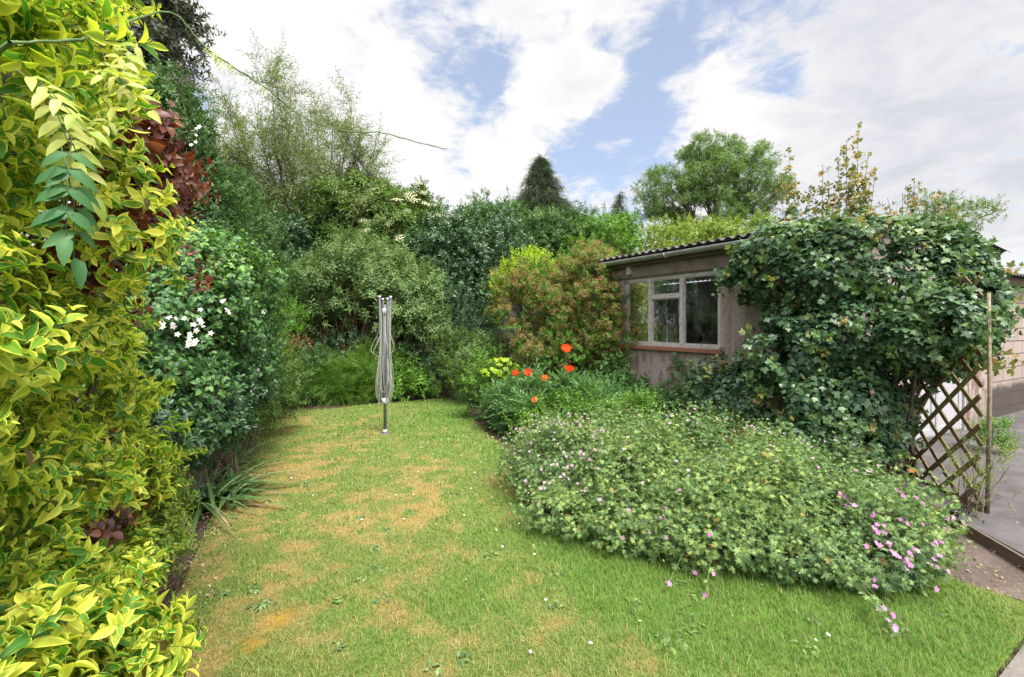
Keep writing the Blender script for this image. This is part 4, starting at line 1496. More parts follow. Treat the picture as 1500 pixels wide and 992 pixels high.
for x, y, Y, s, m_ in ((70, 140, 1.3, .8, 0), (60, 120, 1.28, .7, 0), (200, 75, 1.5, .7, 0), (215, 62, 1.52, .5, 0), (125, 110, 1.4, .55, 0), (150, 90, 1.42, .6, 0), (105, 200, 1.25, .8, 1), (90, 215, 1.24, .85, 1), (20, 100, 1.2, .6, 0), (170, 175, 1.7, .5, 0)):
    P0 = pt(x, y, Y * .74)[None]
    tipd = unit(np.array([[rng.uniform(-.5, 1.0), rng.uniform(-.8, .3), rng.uniform(-.9, -.3)]]))
    nrm = unit(np.array([[rng.uniform(-.2, .7), rng.uniform(-.9, -.1), rng.uniform(.3, .9)]]))
    mb.scatter(WIS[rng.integers(3)], P0, *frame_leaf(nrm, tipd), s * .9, np.array([rng.random()]), m_)
for u, s in ((31, .25), (30, .3), (29, .22), (38, .15), (33, .2)):
    mb.scatter(WIS[1], arc[u][None], *frame_leaf(np.array([[.2, -.8, .5]]), np.array([[.5, -.2, -.6 + rng.normal(0, .4)]])), s * .8, np.array([.4]), 0)
mb.build('leaves', [M['wisteria'], M['wisteria_dark']], wis, off=wb)

# clematis over a dark hedge
clm = [E(300, 470, 4.6, 50, 100, .5), E(270, 520, 4.1, 46, 95, .4), E(330, 420, 5.2, 38, 65, .5), E(320, 555, 5.2, 45, 50, .5), E(285, 400, 4.6, 50, 45, .5), E(352, 500, 5.8, 34, 55, .4), E(255, 600, 3.8, 40, 55, .3)]
r_, b_, P_, d_, C_ = bush('clematis', 'dense clematis with clusters of pale star flowers over the hedge behind the golden shrub', 'climber', clm, CLE, 'clematis', 95, .2, 15, 1.0, .25, .5, .4, 1, .12, 22, (.014, .004), base=(-2.95, 5.0, 0), sep=.85, back=.35, wild=.13,
                        tintf=lambda P, cv: np.clip((P[:, 2] - 1.5) * .9 + .5 * (cv - .5), 0, 1))
st = flower(5, .021, .014, .2)
cents, fdir = [], []
for x, y, Y, n_, s in ((287, 480, 3.5, 9, 20), (278, 497, 3.45, 6, 16), (292, 465, 3.55, 5, 12), (325, 440, 4.05, 3, 6), (332, 456, 4.1, 3, 6), (384, 456, 4.7, 2, 5), (250, 478, 3.4, 4, 14), (262, 470, 3.4, 3, 10), (380, 545, 5.1, 3, 8), (225, 190, 4.0, 2, 10), (280, 205, 4.2, 3, 12), (290, 190, 4.2, 2, 10)):
    for _ in range(n_):
        cents.append(pt(x + rng.normal(0, s * .45), y + rng.normal(0, s * .5), Y + rng.normal(0, .03)))
        fdir.append(unit(np.array([.45, -.75, .35]) + rng.normal(0, .3, 3)))
mb = MB()
mb.scatter(st, np.zeros((1, 3)), np.array([[1., 0, 0]]), np.array([[0, 1., 0]]), np.array([[0, 0, 1.]]), 1)
fo = mb.build('flower', M['petal_white'])
fm = fo.data
bpy.data.objects.remove(fo)
put(fm, 'flower', r_, cents, fdir, rng.uniform(.8, 1.25, len(cents)), b_)

# taller green things behind the hedge on the left
bush('holm_oak', 'tall dusky evergreen tree rising behind the golden hedge at the top', 'tree', [E(190, 30, 8, 55, 90, 1.0), E(200, 110, 8, 40, 80, .8), E(150, -40, 8, 80, 60, 1)], LAU, 'purple', 90, .38, 30, 1.1, .2, .5, .3, 1, .3, 14, (.13, .02), 'bark', base=(pt(170, 0, 8)[0], 8, 0), back=.4)
bush('green_hedge_tree', 'leafy dark green tree behind the red leaves and the golden hedge', 'tree', [E(240, 240, 6.5, 55, 100, .6), E(290, 320, 6.8, 42, 75, .6), E(235, 170, 6.6, 32, 60, .4), E(275, 400, 6.5, 60, 80, .6)], MID, 'mid', 150, .26, 24, .75, .35, .45, .5, 1, .3, 16, (.05, .01), 'bark', base=(pt(240, 300, 6.8)[0], 6.9, 0), back=.3)
bush('sapling_shrub', 'thin upright shoot with small leaves poking above the hedge into the sky', 'shrub', [E(263, 115, 6.2, 5, 32, .06), E(258, 190, 6.2, 10, 40, .1)], SML, 'purple', 9, .07, 8, .9, .5, .4, .1, 1, 0, 8, (.012, .003), base=(pt(258, 190, 6.2)[0], 6.2, 0))

# low plants along the foot of the hedge
bush('box_sprig_shrub', 'small yellowish green shrub low in front of the golden hedge by bare soil', 'shrub', [E(232, 748, 3.0, 26, 34, .2), E(205, 700, 2.9, 26, 45, .2), E(225, 800, 2.75, 22, 20, .15)], SML, 'yellowgreen', 34, .08, 14, .8, .4, .45, .4, 1, .3, 10, (.008, .003), sep=.6)
bush('dark_ground_shrub', 'dark small leaved bush in the shade below the clematis flowers', 'shrub', [E(290, 620, 4.2, 55, 50, .35), E(330, 590, 5.0, 60, 45, .4), E(235, 640, 3.5, 40, 40, .3)], MID, 'laurel', 60, .15, 16, .7, .4, .45, .4, 1, .3, 10, (.01, .004), sep=.6)
bush('hardy_fuchsia', 'mid green leafy bush spilling on to the lawn beneath the clematis', 'shrub', [E(355, 590, 6.0, 45, 40, .4), E(395, 575, 6.9, 40, 42, .4), E(330, 605, 5.4, 36, 28, .3), E(375, 545, 6.6, 45, 40, .4), E(318, 628, 5.0, 34, 26, .25), E(350, 618, 5.8, 34, 22, .25), E(385, 598, 6.8, 32, 20, .25)], HER, 'elder', 90, .17, 14, .7, .4, .45, .4, 1, .3, 12, (.01, .003), sep=.6,
     tintf=lambda P, cv: cv * .7)
bush('golden_herb', 'bright fresh green leafy plant at the back corner of the left border', 'plant', [E(395, 500, 7.2, 30, 30, .3), E(410, 470, 7.6, 22, 25, .3), E(420, 590, 7.9, 20, 12, .2)], HER, 'bright', 26, .16, 13, .75, .5, .4, .4, 1, .3, 8, (.008, .003), sep=.6)


def strap_clump(name, label, base, n, L, W, mat, spread=1.0, dry=0, group=None, cat='plant', up=(.5, 1.0), rad=.1, droop=(.35, .85)):
    b = np.array([*base[:2], 0.])
    root = empty(name, label, cat, b, 0, group)
    tms = [leaf(1, W, 6, .18, dv, .3, twist=tw) for dv, tw in ((droop[0], .05), (droop[1], -.06), ((droop[0] + droop[1]) / 2, .12))]
    for part, m_, k in (('leaves', mat, n), ('dry_leaves', 'straw', dry)):
        if not k:
            continue
        az = rng.uniform(0, 2 * math.pi, k)
        el_ = rng.uniform(*up, k)
        if part == 'dry_leaves':
            el_ *= .35
        Yd = np.c_[np.cos(az) * spread, np.sin(az) * spread, el_ * 1.2]
        Nn = np.c_[-np.cos(az) * el_, -np.sin(az) * el_, np.full(k, .8)]
        P = np.c_[rng.normal(0, rad, (k, 2)), np.zeros(k)] + b
        mb = MB()
        mb.scatter(tms, P, *frame_leaf(Nn, Yd), L * rng.uniform(.55, 1.1, k), rng.random(k))
        mb.build(part, M[m_], root, off=b)
    return root, b


strap_clump('daylily', 'clump of arching strap leaves leaning on to the lawn edge', gp(300, 742), 140, .74, .046, 'strap', 1.0, 22, rad=.13)
strap_clump('daylily', 'thinner strap leaved clump with faded brown flower heads behind its greener neighbour', gp(322, 694), 110, .6, .04, 'strap', 1.0, 70, rad=.15)
strap_clump('dry_grass_tuft', 'withered straw coloured tuft spilling on to the lawn beside the strap leaves', gp(352, 664), 40, .36, .034, 'strap', 1.2, 130, rad=.17)
sb = gp(262, 730)
sil = bush('lambs_ear', 'silvery grey leaved sprig in front of the strap leaves', 'plant', [E(262, 690, 3.9, 30, 22, .12)], [shoot(bl, 10, .22, (60, 30), True, (.6, .6, .4), .002, 3)], 'iris', 7, .1, 4, .7, .1, .4, .2, 1, 0, 4, (.004, .002))[0]
r_, b_ = strap_clump('faded_bluebells', 'faded seed heads on pale stems standing in the strap leaves', gp(280, 712), 14, .35, .04, 'strap', .8, 8, rad=.08)
hd = umbel(14, .035, mini(.03, .008), .6, 1, .09)
for x, y in ((283, 672), (295, 666), (265, 680), (310, 655)):
    c = pt(x, y, 4.3)
    m2 = MB()
    m2.scatter(hd, c[None], *frame_axis(np.array([[.2, -.1, 1.]])), 1.0, np.array([.5]))
    m2.tubes(np.array([(b_ + c * np.array([1, 1, 0]) - b_ * np.array([1, 1, 0])) * np.array([1, 1, 0]), c]), np.array([.004, .003]), 4)
    m2.build('seed_head', M['straw'], r_, off=b_)

# ---------------------------------------------------------------- back of the garden
# willow: a fan of long thin stems
wbase = np.array([pt(440, 400, 14)[0], 14.0, 0])
wil = empty('willow_tree', 'tall airy willow with many thin upright stems against white cloud', 'tree', wbase)
tops = [(300, 130), (318, 112), (345, 160), (372, 150), (395, 90), (402, 118), (425, 125), (440, 165), (470, 160), (488, 175), (515, 150), (528, 190), (545, 225), (548, 270), (332, 235), (300, 220), (455, 235), (500, 255), (360, 220), (415, 210), (318, 305), (470, 300), (390, 290), (535, 320), (290, 265), (350, 310), (430, 310)]
tg = np.array([pt(x, y, 14 + rng.uniform(-1.6, 1.6)) for x, y in tops])
k = 9
tt = np.linspace(0, 1, k)[None, :, None]
b0 = wbase[None] + np.c_[rng.normal(0, .28, (len(tg), 2)), np.zeros(len(tg))]
Pm = b0[:, None] + (tg - b0)[:, None] * np.concatenate([tt ** .9, tt ** .9, tt ** .85], 2) + rng.normal(0, .07, (len(tg), k, 3)) * np.sin(np.pi * tt)
mb = MB()
mb.tubes(Pm, np.linspace(.06, .006, k), 5)
SUB, SD = [], []
for i in range(len(tg)):
    for _ in range(17):
        u = rng.uniform(.28, .98)
        f = u * (k - 1)
        a = Pm[i, int(f)] + (Pm[i, min(k - 1, int(f) + 1)] - Pm[i, int(f)]) * (f % 1)
        ax = unit(Pm[i, -1] - Pm[i, 0])
        dv = unit(ax * 1.0 + rng.normal(0, .42, 3) + UP * .25)
        L = rng.uniform(.5, 1.5) * (1.15 - u * .55)
        q = np.linspace(0, 1, 5)[:, None]
        bp = a + dv * L * q + rng.normal(0, .03, (5, 3)) * q - UP * (q ** 2) * L * .12
        SUB.append(bp)
        SD.append(dv)
mb.tubes(np.array(SUB), np.linspace(.011, .003, 5), 4)
mb.build('stems', M['bark'], wil, off=wbase)
SUB, SD = np.array(SUB), np.array(SD)
n = 5600
i = rng.integers(0, len(SUB), n)
f = rng.uniform(.2, 4, n)
a = SUB[i, f.astype(int).clip(0, 3)] + (SUB[i, (f.astype(int) + 1).clip(0, 4)] - SUB[i, f.astype(int).clip(0, 3)]) * (f % 1)[:, None]
# stems leaf over most of their length
ii = rng.integers(0, len(tg), 1200)
ff = rng.uniform(2.4, k - 1.01, 1200)
a2 = Pm[ii, ff.astype(int)] + (Pm[ii, ff.astype(int) + 1] - Pm[ii, ff.astype(int)]) * (ff % 1)[:, None]
a, dd = np.r_[a, a2], np.r_[SD[i], np.tile(UP, (1200, 1))]
lowk = rng.random(len(a)) < np.clip(1.25 - (a[:, 2] - 4.5) / 7.5, .45, 1)
a, dd = a[lowk], dd[lowk]
mb = MB()
dd = unit(dd * .5 + rng.normal(0, .5, dd.shape) - UP * .05)
mb.scatter(WIL, a, *frame_axis(dd), rng.uniform(.8, 1.5, len(a)), vnoise(a, .7, 5))
mb.build('foliage', M['willow'], wil, off=wbase)

bush('butterfly_bush', 'rounded grey green buddleia bush with brown stems behind the clothes dryer', 'shrub', [E(530, 425, 10.8, 95, 55, .9), E(470, 440, 10.8, 50, 50, .7), E(590, 450, 10.6, 48, 52, .6), E(520, 385, 11.0, 55, 26, .6), E(610, 480, 10.4, 34, 40, .4)], BUD, 'buddleia', 150, .27, 17, .9, .6, .3, .45, 1, .12, 60, (.028, .008), 'redtwig', base=(pt(520, 470, 11)[0], 10.7, 0), sep=.6, wild=.22)
r_, b_, P_, d_, C_ = bush('elder_bush', 'tall elder with flat cream flower heads behind the buddleia', 'shrub', [E(580, 340, 13.5, 62, 48, 1.0), E(520, 320, 13.6, 55, 50, 1.0), E(620, 375, 13.2, 45, 45, .8), E(560, 390, 13.3, 90, 50, .8)], ELD, 'elder', 120, .38, 20, .95, .35, .4, .5, 1, .25, 22, (.06, .012), 'bark', base=(pt(570, 400, 13.8)[0], 13.8, 0), sep=.6)
uh = umbel(26, .085, flower(4, .014, .011, .1, seg=1), .25, 3, .08)
mb = MB()
mb.scatter(uh, np.zeros((1, 3)), np.array([[1., 0, 0]]), np.array([[0, 1., 0]]), np.array([[0, 0, 1.]]), 1)
fo = mb.build('flower_head', M['petal_cream'])
um = fo.data
bpy.data.objects.remove(fo)
fc = d_[:, 1] < -.05
ch = np.where(fc & (P_[:, 0] > pt(545, 0, 13.5)[0]))[0]
ch = rng.permutation(ch)[:70]
fd = unit(d_[ch] * .7 + UP * .9 + np.array([0, -.45, 0]))
put(um, 'flower_head', r_, P_[ch] + fd * .33, fd, rng.uniform(1.1, 2.2, len(ch)), b_)

bush('holly_tree', 'broad dark glossy holly beyond the clothes dryer', 'tree', [E(680, 395, 12.6, 68, 62, 1.0), E(640, 380, 12.8, 45, 50, .8), E(725, 380, 12.9, 50, 50, .8), E(670, 455, 12.2, 55, 55, .8)], LAU, 'laurel', 150, .34, 22, .95, .3, .45, .5, 1, .3, 14, (.09, .015), 'bark', sep=.6)
bush('hawthorn_tree', 'rounded mid green hawthorn left of the cypress', 'tree', [E(735, 345, 15.5, 68, 38, 1.2), E(690, 345, 15.5, 40, 34, 1.0), E(790, 360, 15, 55, 42, 1.0), E(715, 300, 15.8, 12, 12, .2), E(840, 360, 15.2, 45, 45, 1.0)], MID, 'mid', 150, .4, 24, 1.05, .3, .45, .5, 1, .25, 16, (.1, .015), 'bark', sep=.6)
bush('sycamore_sapling', 'slim sapling tip standing above the dark holly against the cloud', 'tree', [E(640, 315, 13.6, 12, 18, .2), E(628, 290, 13.6, 8, 14, .15), E(655, 335, 13.5, 20, 16, .3), E(616, 272, 13.6, 4, 5, .1)], MID, 'laurel', 16, .2, 9, .95, .3, .5, .2, 1, 0, 12, (.04, .008), 'bark', base=(pt(648, 340, 13.6)[0], 13.6, 0), sep=.5)


def conifer(name, label, base_x, tip, bottom, Y, wid, dens, droopy, lean=0.0):
    top, bot = pt(*tip, Y), pt(base_x, bottom, Y)
    b = np.array([bot[0], Y, 0])
    root = empty(name, label, 'tree', b)
    H = top[2]
    mb = MB()
    k_ = 10
    u = np.linspace(0, 1, k_)
    tp = np.c_[b[0] + (top[0] - b[0]) * u ** 2, np.full(k_, Y), H * u]
    mb.tubes(tp, np.linspace(.16, .012, k_), 6)
    br, lf_, ld = [], [], []
    z0 = bot[2] - 1.2
    n_ = dens
    for q in range(n_):
        v = rng.random() ** .8
        z = z0 + (H - z0) * v
        c = np.array([np.interp(z, tp[:, 2], tp[:, 0]), Y, z])
        L = wid * Y / 708 * ((1 - v) ** 1.05 + .04) * rng.uniform(.6, 1.1)
        az = rng.uniform(0, 2 * math.pi)
        s = np.linspace(0, 1, 5)
        rise = .25 if not droopy else .45
        bp = c + np.c_[np.cos(az) * L * s, np.sin(az) * L * s, L * ((.42 if not droopy else rise) * s - (.62 if not droopy else 1.25) * s ** 2)]
        br.append(bp)
        m_ = max(4, int(L * 22))
        w = rng.uniform(.15, 1, m_)
        pp_ = np.stack([np.interp(w, s, bp[:, j]) for j in range(3)], 1) + rng.normal(0, .05, (m_, 3))
        lf_.append(pp_)
        od = np.array([math.cos(az), math.sin(az), 0])
        ld.append(od[None] * .55 + rng.normal(0, .4, (m_, 3)) - UP * rng.uniform(.3, 1.1, (m_, 1)) * (1.5 if droopy else 1))
    mb.tubes(np.array(br), np.linspace(.022, .005, 5), 4)
    mb.build('trunk', M['bark'], root, off=b)
    P, D = np.concatenate(lf_), unit(np.concatenate(ld))
    mb = MB()
    mb.scatter(CON, P, *frame_axis(D), rng.uniform(.8, 1.4, len(P)), np.clip(vnoise(P, 1.2, 4) + .3 * (rng.random(len(P)) - .5), 0, 1))
    mb.build('crown', M['conifer'], root, off=b)
    return root


conifer('cypress_tree', 'dark pointed cypress, the taller of the two conifers on the skyline', 795, (792, 231), 380, 19, 128, 640, False)
conifer('cypress_tree', 'small drooping thin topped conifer between the pointed cypress and the round ash', 897, (908, 281), 370, 20, 60, 150, True)

# ash with visible branching
ab = np.array([pt(1045, 330, 24)[0], 24, 0.])
ells = [E(1045, 250, 24, 70, 52, 2.2), E(985, 280, 24, 50, 42, 1.8), E(1105, 275, 24, 45, 45, 1.8), E(1030, 222, 24, 34, 26, 1.3), E(1075, 225, 24, 36, 26, 1.3), E(1040, 310, 24, 95, 40, 2), E(950, 305, 24, 22, 18, .8)]
P, d, cv, C = clump_pts(ells, 230, .4, 11, .2, 1.0, 2, .7, .65, .7)
ash = empty('ash_tree', 'broad round crowned ash tree rising behind the workshop roof', 'tree', ab)
mb = MB()
fork = ab + np.array([.1, 0, 4.2])
mb.tubes(np.array([ab, ab + (0, 0, 2), fork]), np.array([.3, .25, .22]), 8)
mains = np.array([pt(x, y, 24 + dy_) for x, y, dy_ in ((1030, 235, 0), (990, 270, -.6), (1085, 235, .5), (1110, 270, -.4), (1055, 225, .2), (965, 300, .4), (1050, 260, -1.2))])
limbs(mb, np.tile(fork, (len(mains), 1)), mains, .14, .03, 8, .1, 0, 6)
lb = []
for c in C:
    m_ = mains[np.argmin(((mains - c) ** 2).sum(1))]
    u = rng.uniform(.45, .9)
    lb.append(fork + (m_ - fork) * u + UP * .1 * u * (1 - u) * np.linalg.norm(m_ - fork))
limbs(mb, np.array(lb), C, .04, .008, 6, .12, 0, 4)
mb.build('trunk', M['bark'], ash, off=ab)
mb = MB()
dd = unit(d * .8 + rng.normal(0, .5, d.shape) + UP * .1)
mb.scatter(ASH, P, *frame_axis(dd), rng.uniform(.7, 1.1, len(P)), np.clip(.6 * cv + .6 * vnoise(P, .5, 3) - .1, 0, 1))
mb.build('crown', M['ash'], ash, off=ab)

bush('hazel_bush', 'light yellow green bush just above the far end of the workshop roof', 'shrub', [E(965, 370, 16, 75, 34, 1.2), E(1040, 362, 16.5, 50, 26, 1.0), E(1000, 350, 16.5, 50, 22, 1.0), E(1090, 350, 17, 50, 30, 1)], MID, 'yellowgreen', 100, .36, 20, 1.0, .35, .45, .5, 1, .25, 12, (.05, .01), 'bark', sep=.6)
bush('dogwood_bush', 'fresh green bush behind the brown flowered shrub', 'shrub', [E(880, 365, 14.5, 52, 40, 1.0), E(840, 395, 14, 50, 40, .8), E(910, 345, 15, 30, 24, .6)], MID, 'bright', 70, .34, 20, .95, .35, .45, .5, 1, .25, 12, (.04, .01), 'bark', sep=.6)
bush('yew_tree', 'dark low evergreen in the shadowy back corner beneath the holly', 'tree', [E(660, 465, 12.0, 40, 36, .7), E(630, 440, 12.3, 30, 40, .7), E(690, 500, 11.6, 30, 40, .5), E(650, 520, 11.5, 40, 30, .5)], NAR, 'conifer', 80, .3, 22, .9, .2, .45, .5, 1, .3, 8, (.04, .01), sep=.6)
bush('laurel_bush', 'dark laurel bush filling the left back corner below the willow', 'shrub', [E(400, 420, 12, 52, 70, .8), E(440, 460, 11.8, 40, 50, .6), E(360, 380, 12.3, 45, 70, .8), E(420, 350, 13, 40, 40, .8)], LAU, 'laurel', 110, .34, 20, .9, .3, .45, .5, 1, .3, 12, (.05, .01), 'bark', sep=.6)
bush('privet_bush', 'leafy mid green bush behind the clematis, under the willow', 'shrub', [E(350, 350, 9.5, 45, 60, .7), E(330, 300, 9.8, 40, 45, .6), E(385, 400, 9.5, 32, 60, .6), E(315, 400, 9, 40, 70, .6)], SML, 'mid', 130, .27, 22, 1.0, .4, .4, .5, 1, .3, 12, (.03, .008), sep=.6)

bush('boundary_hedge', 'long dense green boundary hedge running along the far left side behind the clematis', 'hedge', [(-5.1, 6.2, 1.2, .6, 1.0, 1.5), (-5.5, 7.6, 1.2, .6, 1.0, 1.5), (-5.9, 9.0, 1.2, .6, 1.0, 1.6), (-6.4, 10.4, 1.2, .7, 1.0, 1.6), (-6.9, 11.8, 1.3, .8, 1.0, 1.7), (-4.6, 5.0, 1.2, .6, 1.0, 1.4)], SML, 'mid', 200, .34, 24, 1.3, .35, .45, .6, 1, .3, 20, (.03, .008), sep=.6, back=.7)

bush('bay_tree', 'dark bay tree in the shade directly behind the buddleia stems', 'tree', [E(500, 440, 12.4, 70, 60, .7), E(570, 450, 12.4, 60, 55, .7), E(540, 500, 12.2, 90, 40, .6), E(450, 480, 12.2, 50, 50, .6)], LAU, 'laurel', 90, .36, 18, 1.0, .3, .45, .5, 1, .3, 10, (.05, .01), 'bark', sep=.6)

# low planting along the back of the lawn
bush('fern_clump', 'bright feathery green clump at the far edge of the lawn', 'plant', [E(505, 572, 9.9, 60, 40, .45), E(545, 560, 10, 35, 42, .4), E(465, 575, 9.6, 30, 30, .3)], FER, 'bright', 48, .22, 8, .95, .5, .3, .35, 1, .2, 0, sep=.55, tintf=lambda P, cv: np.clip(1.3 - P[:, 2] * 1.3, 0, 1) * .6 + .3 * cv)
bush('hellebore', 'broad bright leaved plant just right of the clothes dryer', 'plant', [E(600, 578, 10.0, 28, 26, .3), E(590, 555, 10.2, 26, 24, .3)], HER, 'bright', 22, .2, 12, 1.2, .4, .4, .4, 1, .2, 6, (.008, .004), sep=.55)
bush('campanula', 'dark leafy border plant in the far right corner of the lawn', 'plant', [E(632, 562, 10.4, 22, 26, .3), E(655, 545, 10.8, 26, 34, .3)], HER, 'laurel', 24, .2, 12, .9, .4, .4, .4, 1, .2, 6, (.008, .004), sep=.55)
strap_clump('iris', 'fan of blue grey iris blades behind the clothes dryer', pt(622, 540, 10.5), 90, 1.05, .035, 'iris', .18, 0, up=(.9, 1.2), rad=.16, droop=(.05, .2))
bush('spiraea', 'small shrub with reddish young leaves among green at the back left', 'shrub', [E(428, 515, 9.8, 20, 16, .25)], SML, 'spent', 12, .16, 12, 1.0, .4, .4, .3, 1, .1, 5, (.006, .003), sep=.55)
bush('border_geranium', 'soft green ground plant between the lawn corner and the laurel', 'plant', [E(430, 560, 9.4, 42, 32, .4), E(400, 545, 8.8, 30, 34, .3), E(455, 535, 9.8, 35, 26, .3), E(440, 590, 9.0, 30, 10, .2)], HER, 'mid', 60, .2, 12, .75, .45, .4, .35, 1, .2, 6, (.008, .004), sep=.55)
bush('lady_fern', 'tuft of dark green foliage filling the shade under the buddleia stems', 'plant', [E(500, 515, 10.6, 90, 26, .4), E(590, 520, 10.6, 40, 26, .35)], HER, 'laurel', 50, .22, 12, 1.0, .4, .4, .4, 1, .2, 0, sep=.55)

# ---------------------------------------------------------------- right border
ceb = [E(822, 480, 9.0, 92, 96, .75), E(785, 455, 9.2, 44, 64, .6), E(870, 450, 8.7, 52, 62, .5), E(800, 415, 9.2, 70, 40, .6), E(860, 405, 8.9, 45, 30, .4), E(888, 402, 8.4, 26, 24, .2), E(902, 425, 8.4, 28, 42, .25), E(845, 540, 8.7, 70, 45, .6), E(902, 505, 8.2, 28, 66, .25), E(890, 470, 8.3, 30, 60, .3)]
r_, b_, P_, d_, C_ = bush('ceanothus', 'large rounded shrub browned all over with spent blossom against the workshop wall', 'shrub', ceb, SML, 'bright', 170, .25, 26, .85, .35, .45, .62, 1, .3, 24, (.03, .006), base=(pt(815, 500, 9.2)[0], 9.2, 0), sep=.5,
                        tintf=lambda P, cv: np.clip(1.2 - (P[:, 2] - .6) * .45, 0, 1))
bh = umbel(12, .045, mini(.02, .012), .8, 5)
sel = rng.random(len(P_)) < np.clip(.12 + (P_[:, 2] - .55) * .75 - np.clip((pt(800, 0, 9.0)[0] - P_[:, 0]) * .6, 0, .5) * (P_[:, 2] > 2.35) - (P_[:, 0] < pt(740, 0, 9)[0]) * .2, .02, .8)
sel &= rng.random(len(P_)) < np.clip(2.1 * vnoise(P_, 2.4, 9) - .25, 0, 1)
Ps, ds_ = P_[sel], grow_dirs(d_[sel], .3, .4)
Ps = np.concatenate([Ps + ds_ * rng.uniform(.06, .14, (len(Ps), 1)) + rng.normal(0, .03, Ps.shape) for _ in range(2)])
ds_ = np.r_[ds_, ds_]
mb = MB()
mb.scatter(bh, Ps, *frame_axis(ds_), rng.uniform(.8, 1.5, len(Ps)), vnoise(Ps, 2.0, 2))
mb.build('spent_blossom', M['spent'], r_, off=b_)
P, d = shell_pts([E(775, 395, 9.2, 42, 26, .4), E(745, 425, 9.2, 25, 25, .3), E(890, 392, 8.9, 12, 12, .2)], 330, .5, 1, .2, 2)
mb = MB()
mb.scatter(SML, P, *frame_axis(grow_dirs(d, .6, .35)), rng.uniform(.9, 1.4, len(P)), vnoise(P, 2, 1))
mb.build('young_shoots', M['lime'], r_, off=b_)

bush('currant_bush', 'pale green leafy bush at the far end of the right border', 'shrub', [E(672, 520, 10.2, 30, 30, .4), E(690, 548, 9.8, 34, 30, .4), E(660, 560, 10.0, 22, 22, .3)], HER, 'elder', 42, .2, 12, .85, .45, .4, .4, 1, .2, 10, (.01, .004), sep=.55)
bush('feverfew', 'grey green bush behind the lime spurge', 'plant', [E(720, 515, 9.3, 24, 24, .3), E(700, 535, 9.2, 24, 24, .3)], SML, 'buddleia', 26, .18, 14, 1.1, .4, .4, .4, 1, .2, 6, (.008, .003), sep=.55)
r_, b_, P_, d_, C_ = bush('spurge', 'acid lime coloured spurge at the lawn side of the border', 'plant', [E(722, 565, 8.0, 32, 30, .3), E(705, 545, 8.2, 18, 18, .2), E(740, 590, 7.6, 24, 22, .25)], HER, 'bright', 26, .17, 12, .8, .55, .35, .4, 1, .2, 10, (.006, .003), 'greenstem', sep=.55)
P, d = shell_pts([E(716, 545, 8.0, 30, 18, .25), E(740, 535, 8.1, 18, 12, .2)], 26, .8, 1, .1, 2)
ue = umbel(16, .05, flower(4, .02, .017, .2, seg=1), .5, 4, .06)
mb = MB()
mb.scatter(ue, P, *frame_axis(grow_dirs(d, .6, .25)), rng.uniform(.8, 1.3, len(P)), rng.random(len(P)))
mb.build('flower_heads', M['lime'], r_, off=b_)
bush('aquilegia', 'green leafy plant with bluish lower leaves edging the lawn below the spurge', 'plant', [E(715, 605, 7.6, 30, 26, .3), E(745, 615, 7.2, 32, 28, .3), E(700, 585, 8.2, 22, 20, .25), E(770, 600, 7.4, 36, 30, .35)], HER, 'mid', 52, .17, 12, .7, .45, .4, .4, 1, .2, 8, (.006, .003), sep=.55)

# oriental poppies
pf = [E(800, 604, 7.0, 55, 26, .45), E(850, 605, 6.8, 50, 26, .45), E(885, 612, 6.6, 36, 24, .4), E(765, 604, 7.1, 30, 20, .3)]
r_, b_, P_, d_, C_ = bush('oriental_poppy', 'poppy clump with hairy cut leaves and scarlet blooms on tall stems below the brown shrub', 'plant', pf, POP, 'poppyleaf', 60, .2, 7, .85, .5, .3, .4, 1, .2, 0, sep=.5)


def petal_grid(L, W, cup, seed):
    r = np.random.default_rng(seed)
    V, A, Q = [], [], []
    nu, nv = 5, 6
    for i in range(nu + 1):
        u = i / nu
        for j in range(nv + 1):
            v = j / nv * 2 - 1
            w = W / 2 * (u ** .55)
            y = L * u * (1 - .14 * v * v)
            V.append((v * w, y * math.cos(cup * u), y * math.sin(cup * u) + .12 * W * v * v * u + .05 * L * u * math.sin(v * 6 + seed) + r.normal(0, .012 * L) * u))
            A.append((v, u))
    for i in range(nu):
        for j in range(nv):
            a = i * (nv + 1) + j
            Q.append((a, a + 1, a + nv + 2, a + nv + 1))
    return tmpl(V, Q, [], A)


def poppy(c, s, mat, face, cup):
    base = np.array([c[0] + rng.normal(0, .05), c[1] + .05 + rng.normal(0, .05), .05])
    q = np.linspace(0, 1, 8)[:, None]
    st_ = base + (c - base) * q + np.array([.03, .02, 0]) * np.sin(q * 3.14) * rng.normal(0, 1, 3)
    m2 = MB()
    m2.tubes(st_, np.linspace(.0045, .0032, 8), 5)
    sto = m2.build('stem', M['greenstem'], r_, off=b_)
    fo_ = unit(np.asarray(face, float))
    X, Y, Z = [v[0] for v in frame_axis(fo_[None])]
    for k_ in range(6):
        a_ = k_ * math.pi / 3 + rng.normal(0, .12)
        y_ = math.cos(a_) * X + math.sin(a_) * Y
        m2 = MB()
        m2.scatter(petal_grid(.072, .085, cup + rng.normal(0, .12) + .25 * (k_ % 2), int(rng.integers(99))), (c + Z * .003 * (k_ % 2))[None], np.cross(y_, Z)[None], y_[None], Z[None], s, np.array([.4]))
        m2.build('petal', M[mat], sto, off=b_)
    m2 = MB()
    m2.tubes(np.array([c - Z * .002, c + Z * .012, c + Z * .022, c + Z * .024]), np.array([.006, .016, .014, .004]) * s, 10, cap=True)
    m2.build('seed_pod', M['black'], sto, off=b_)


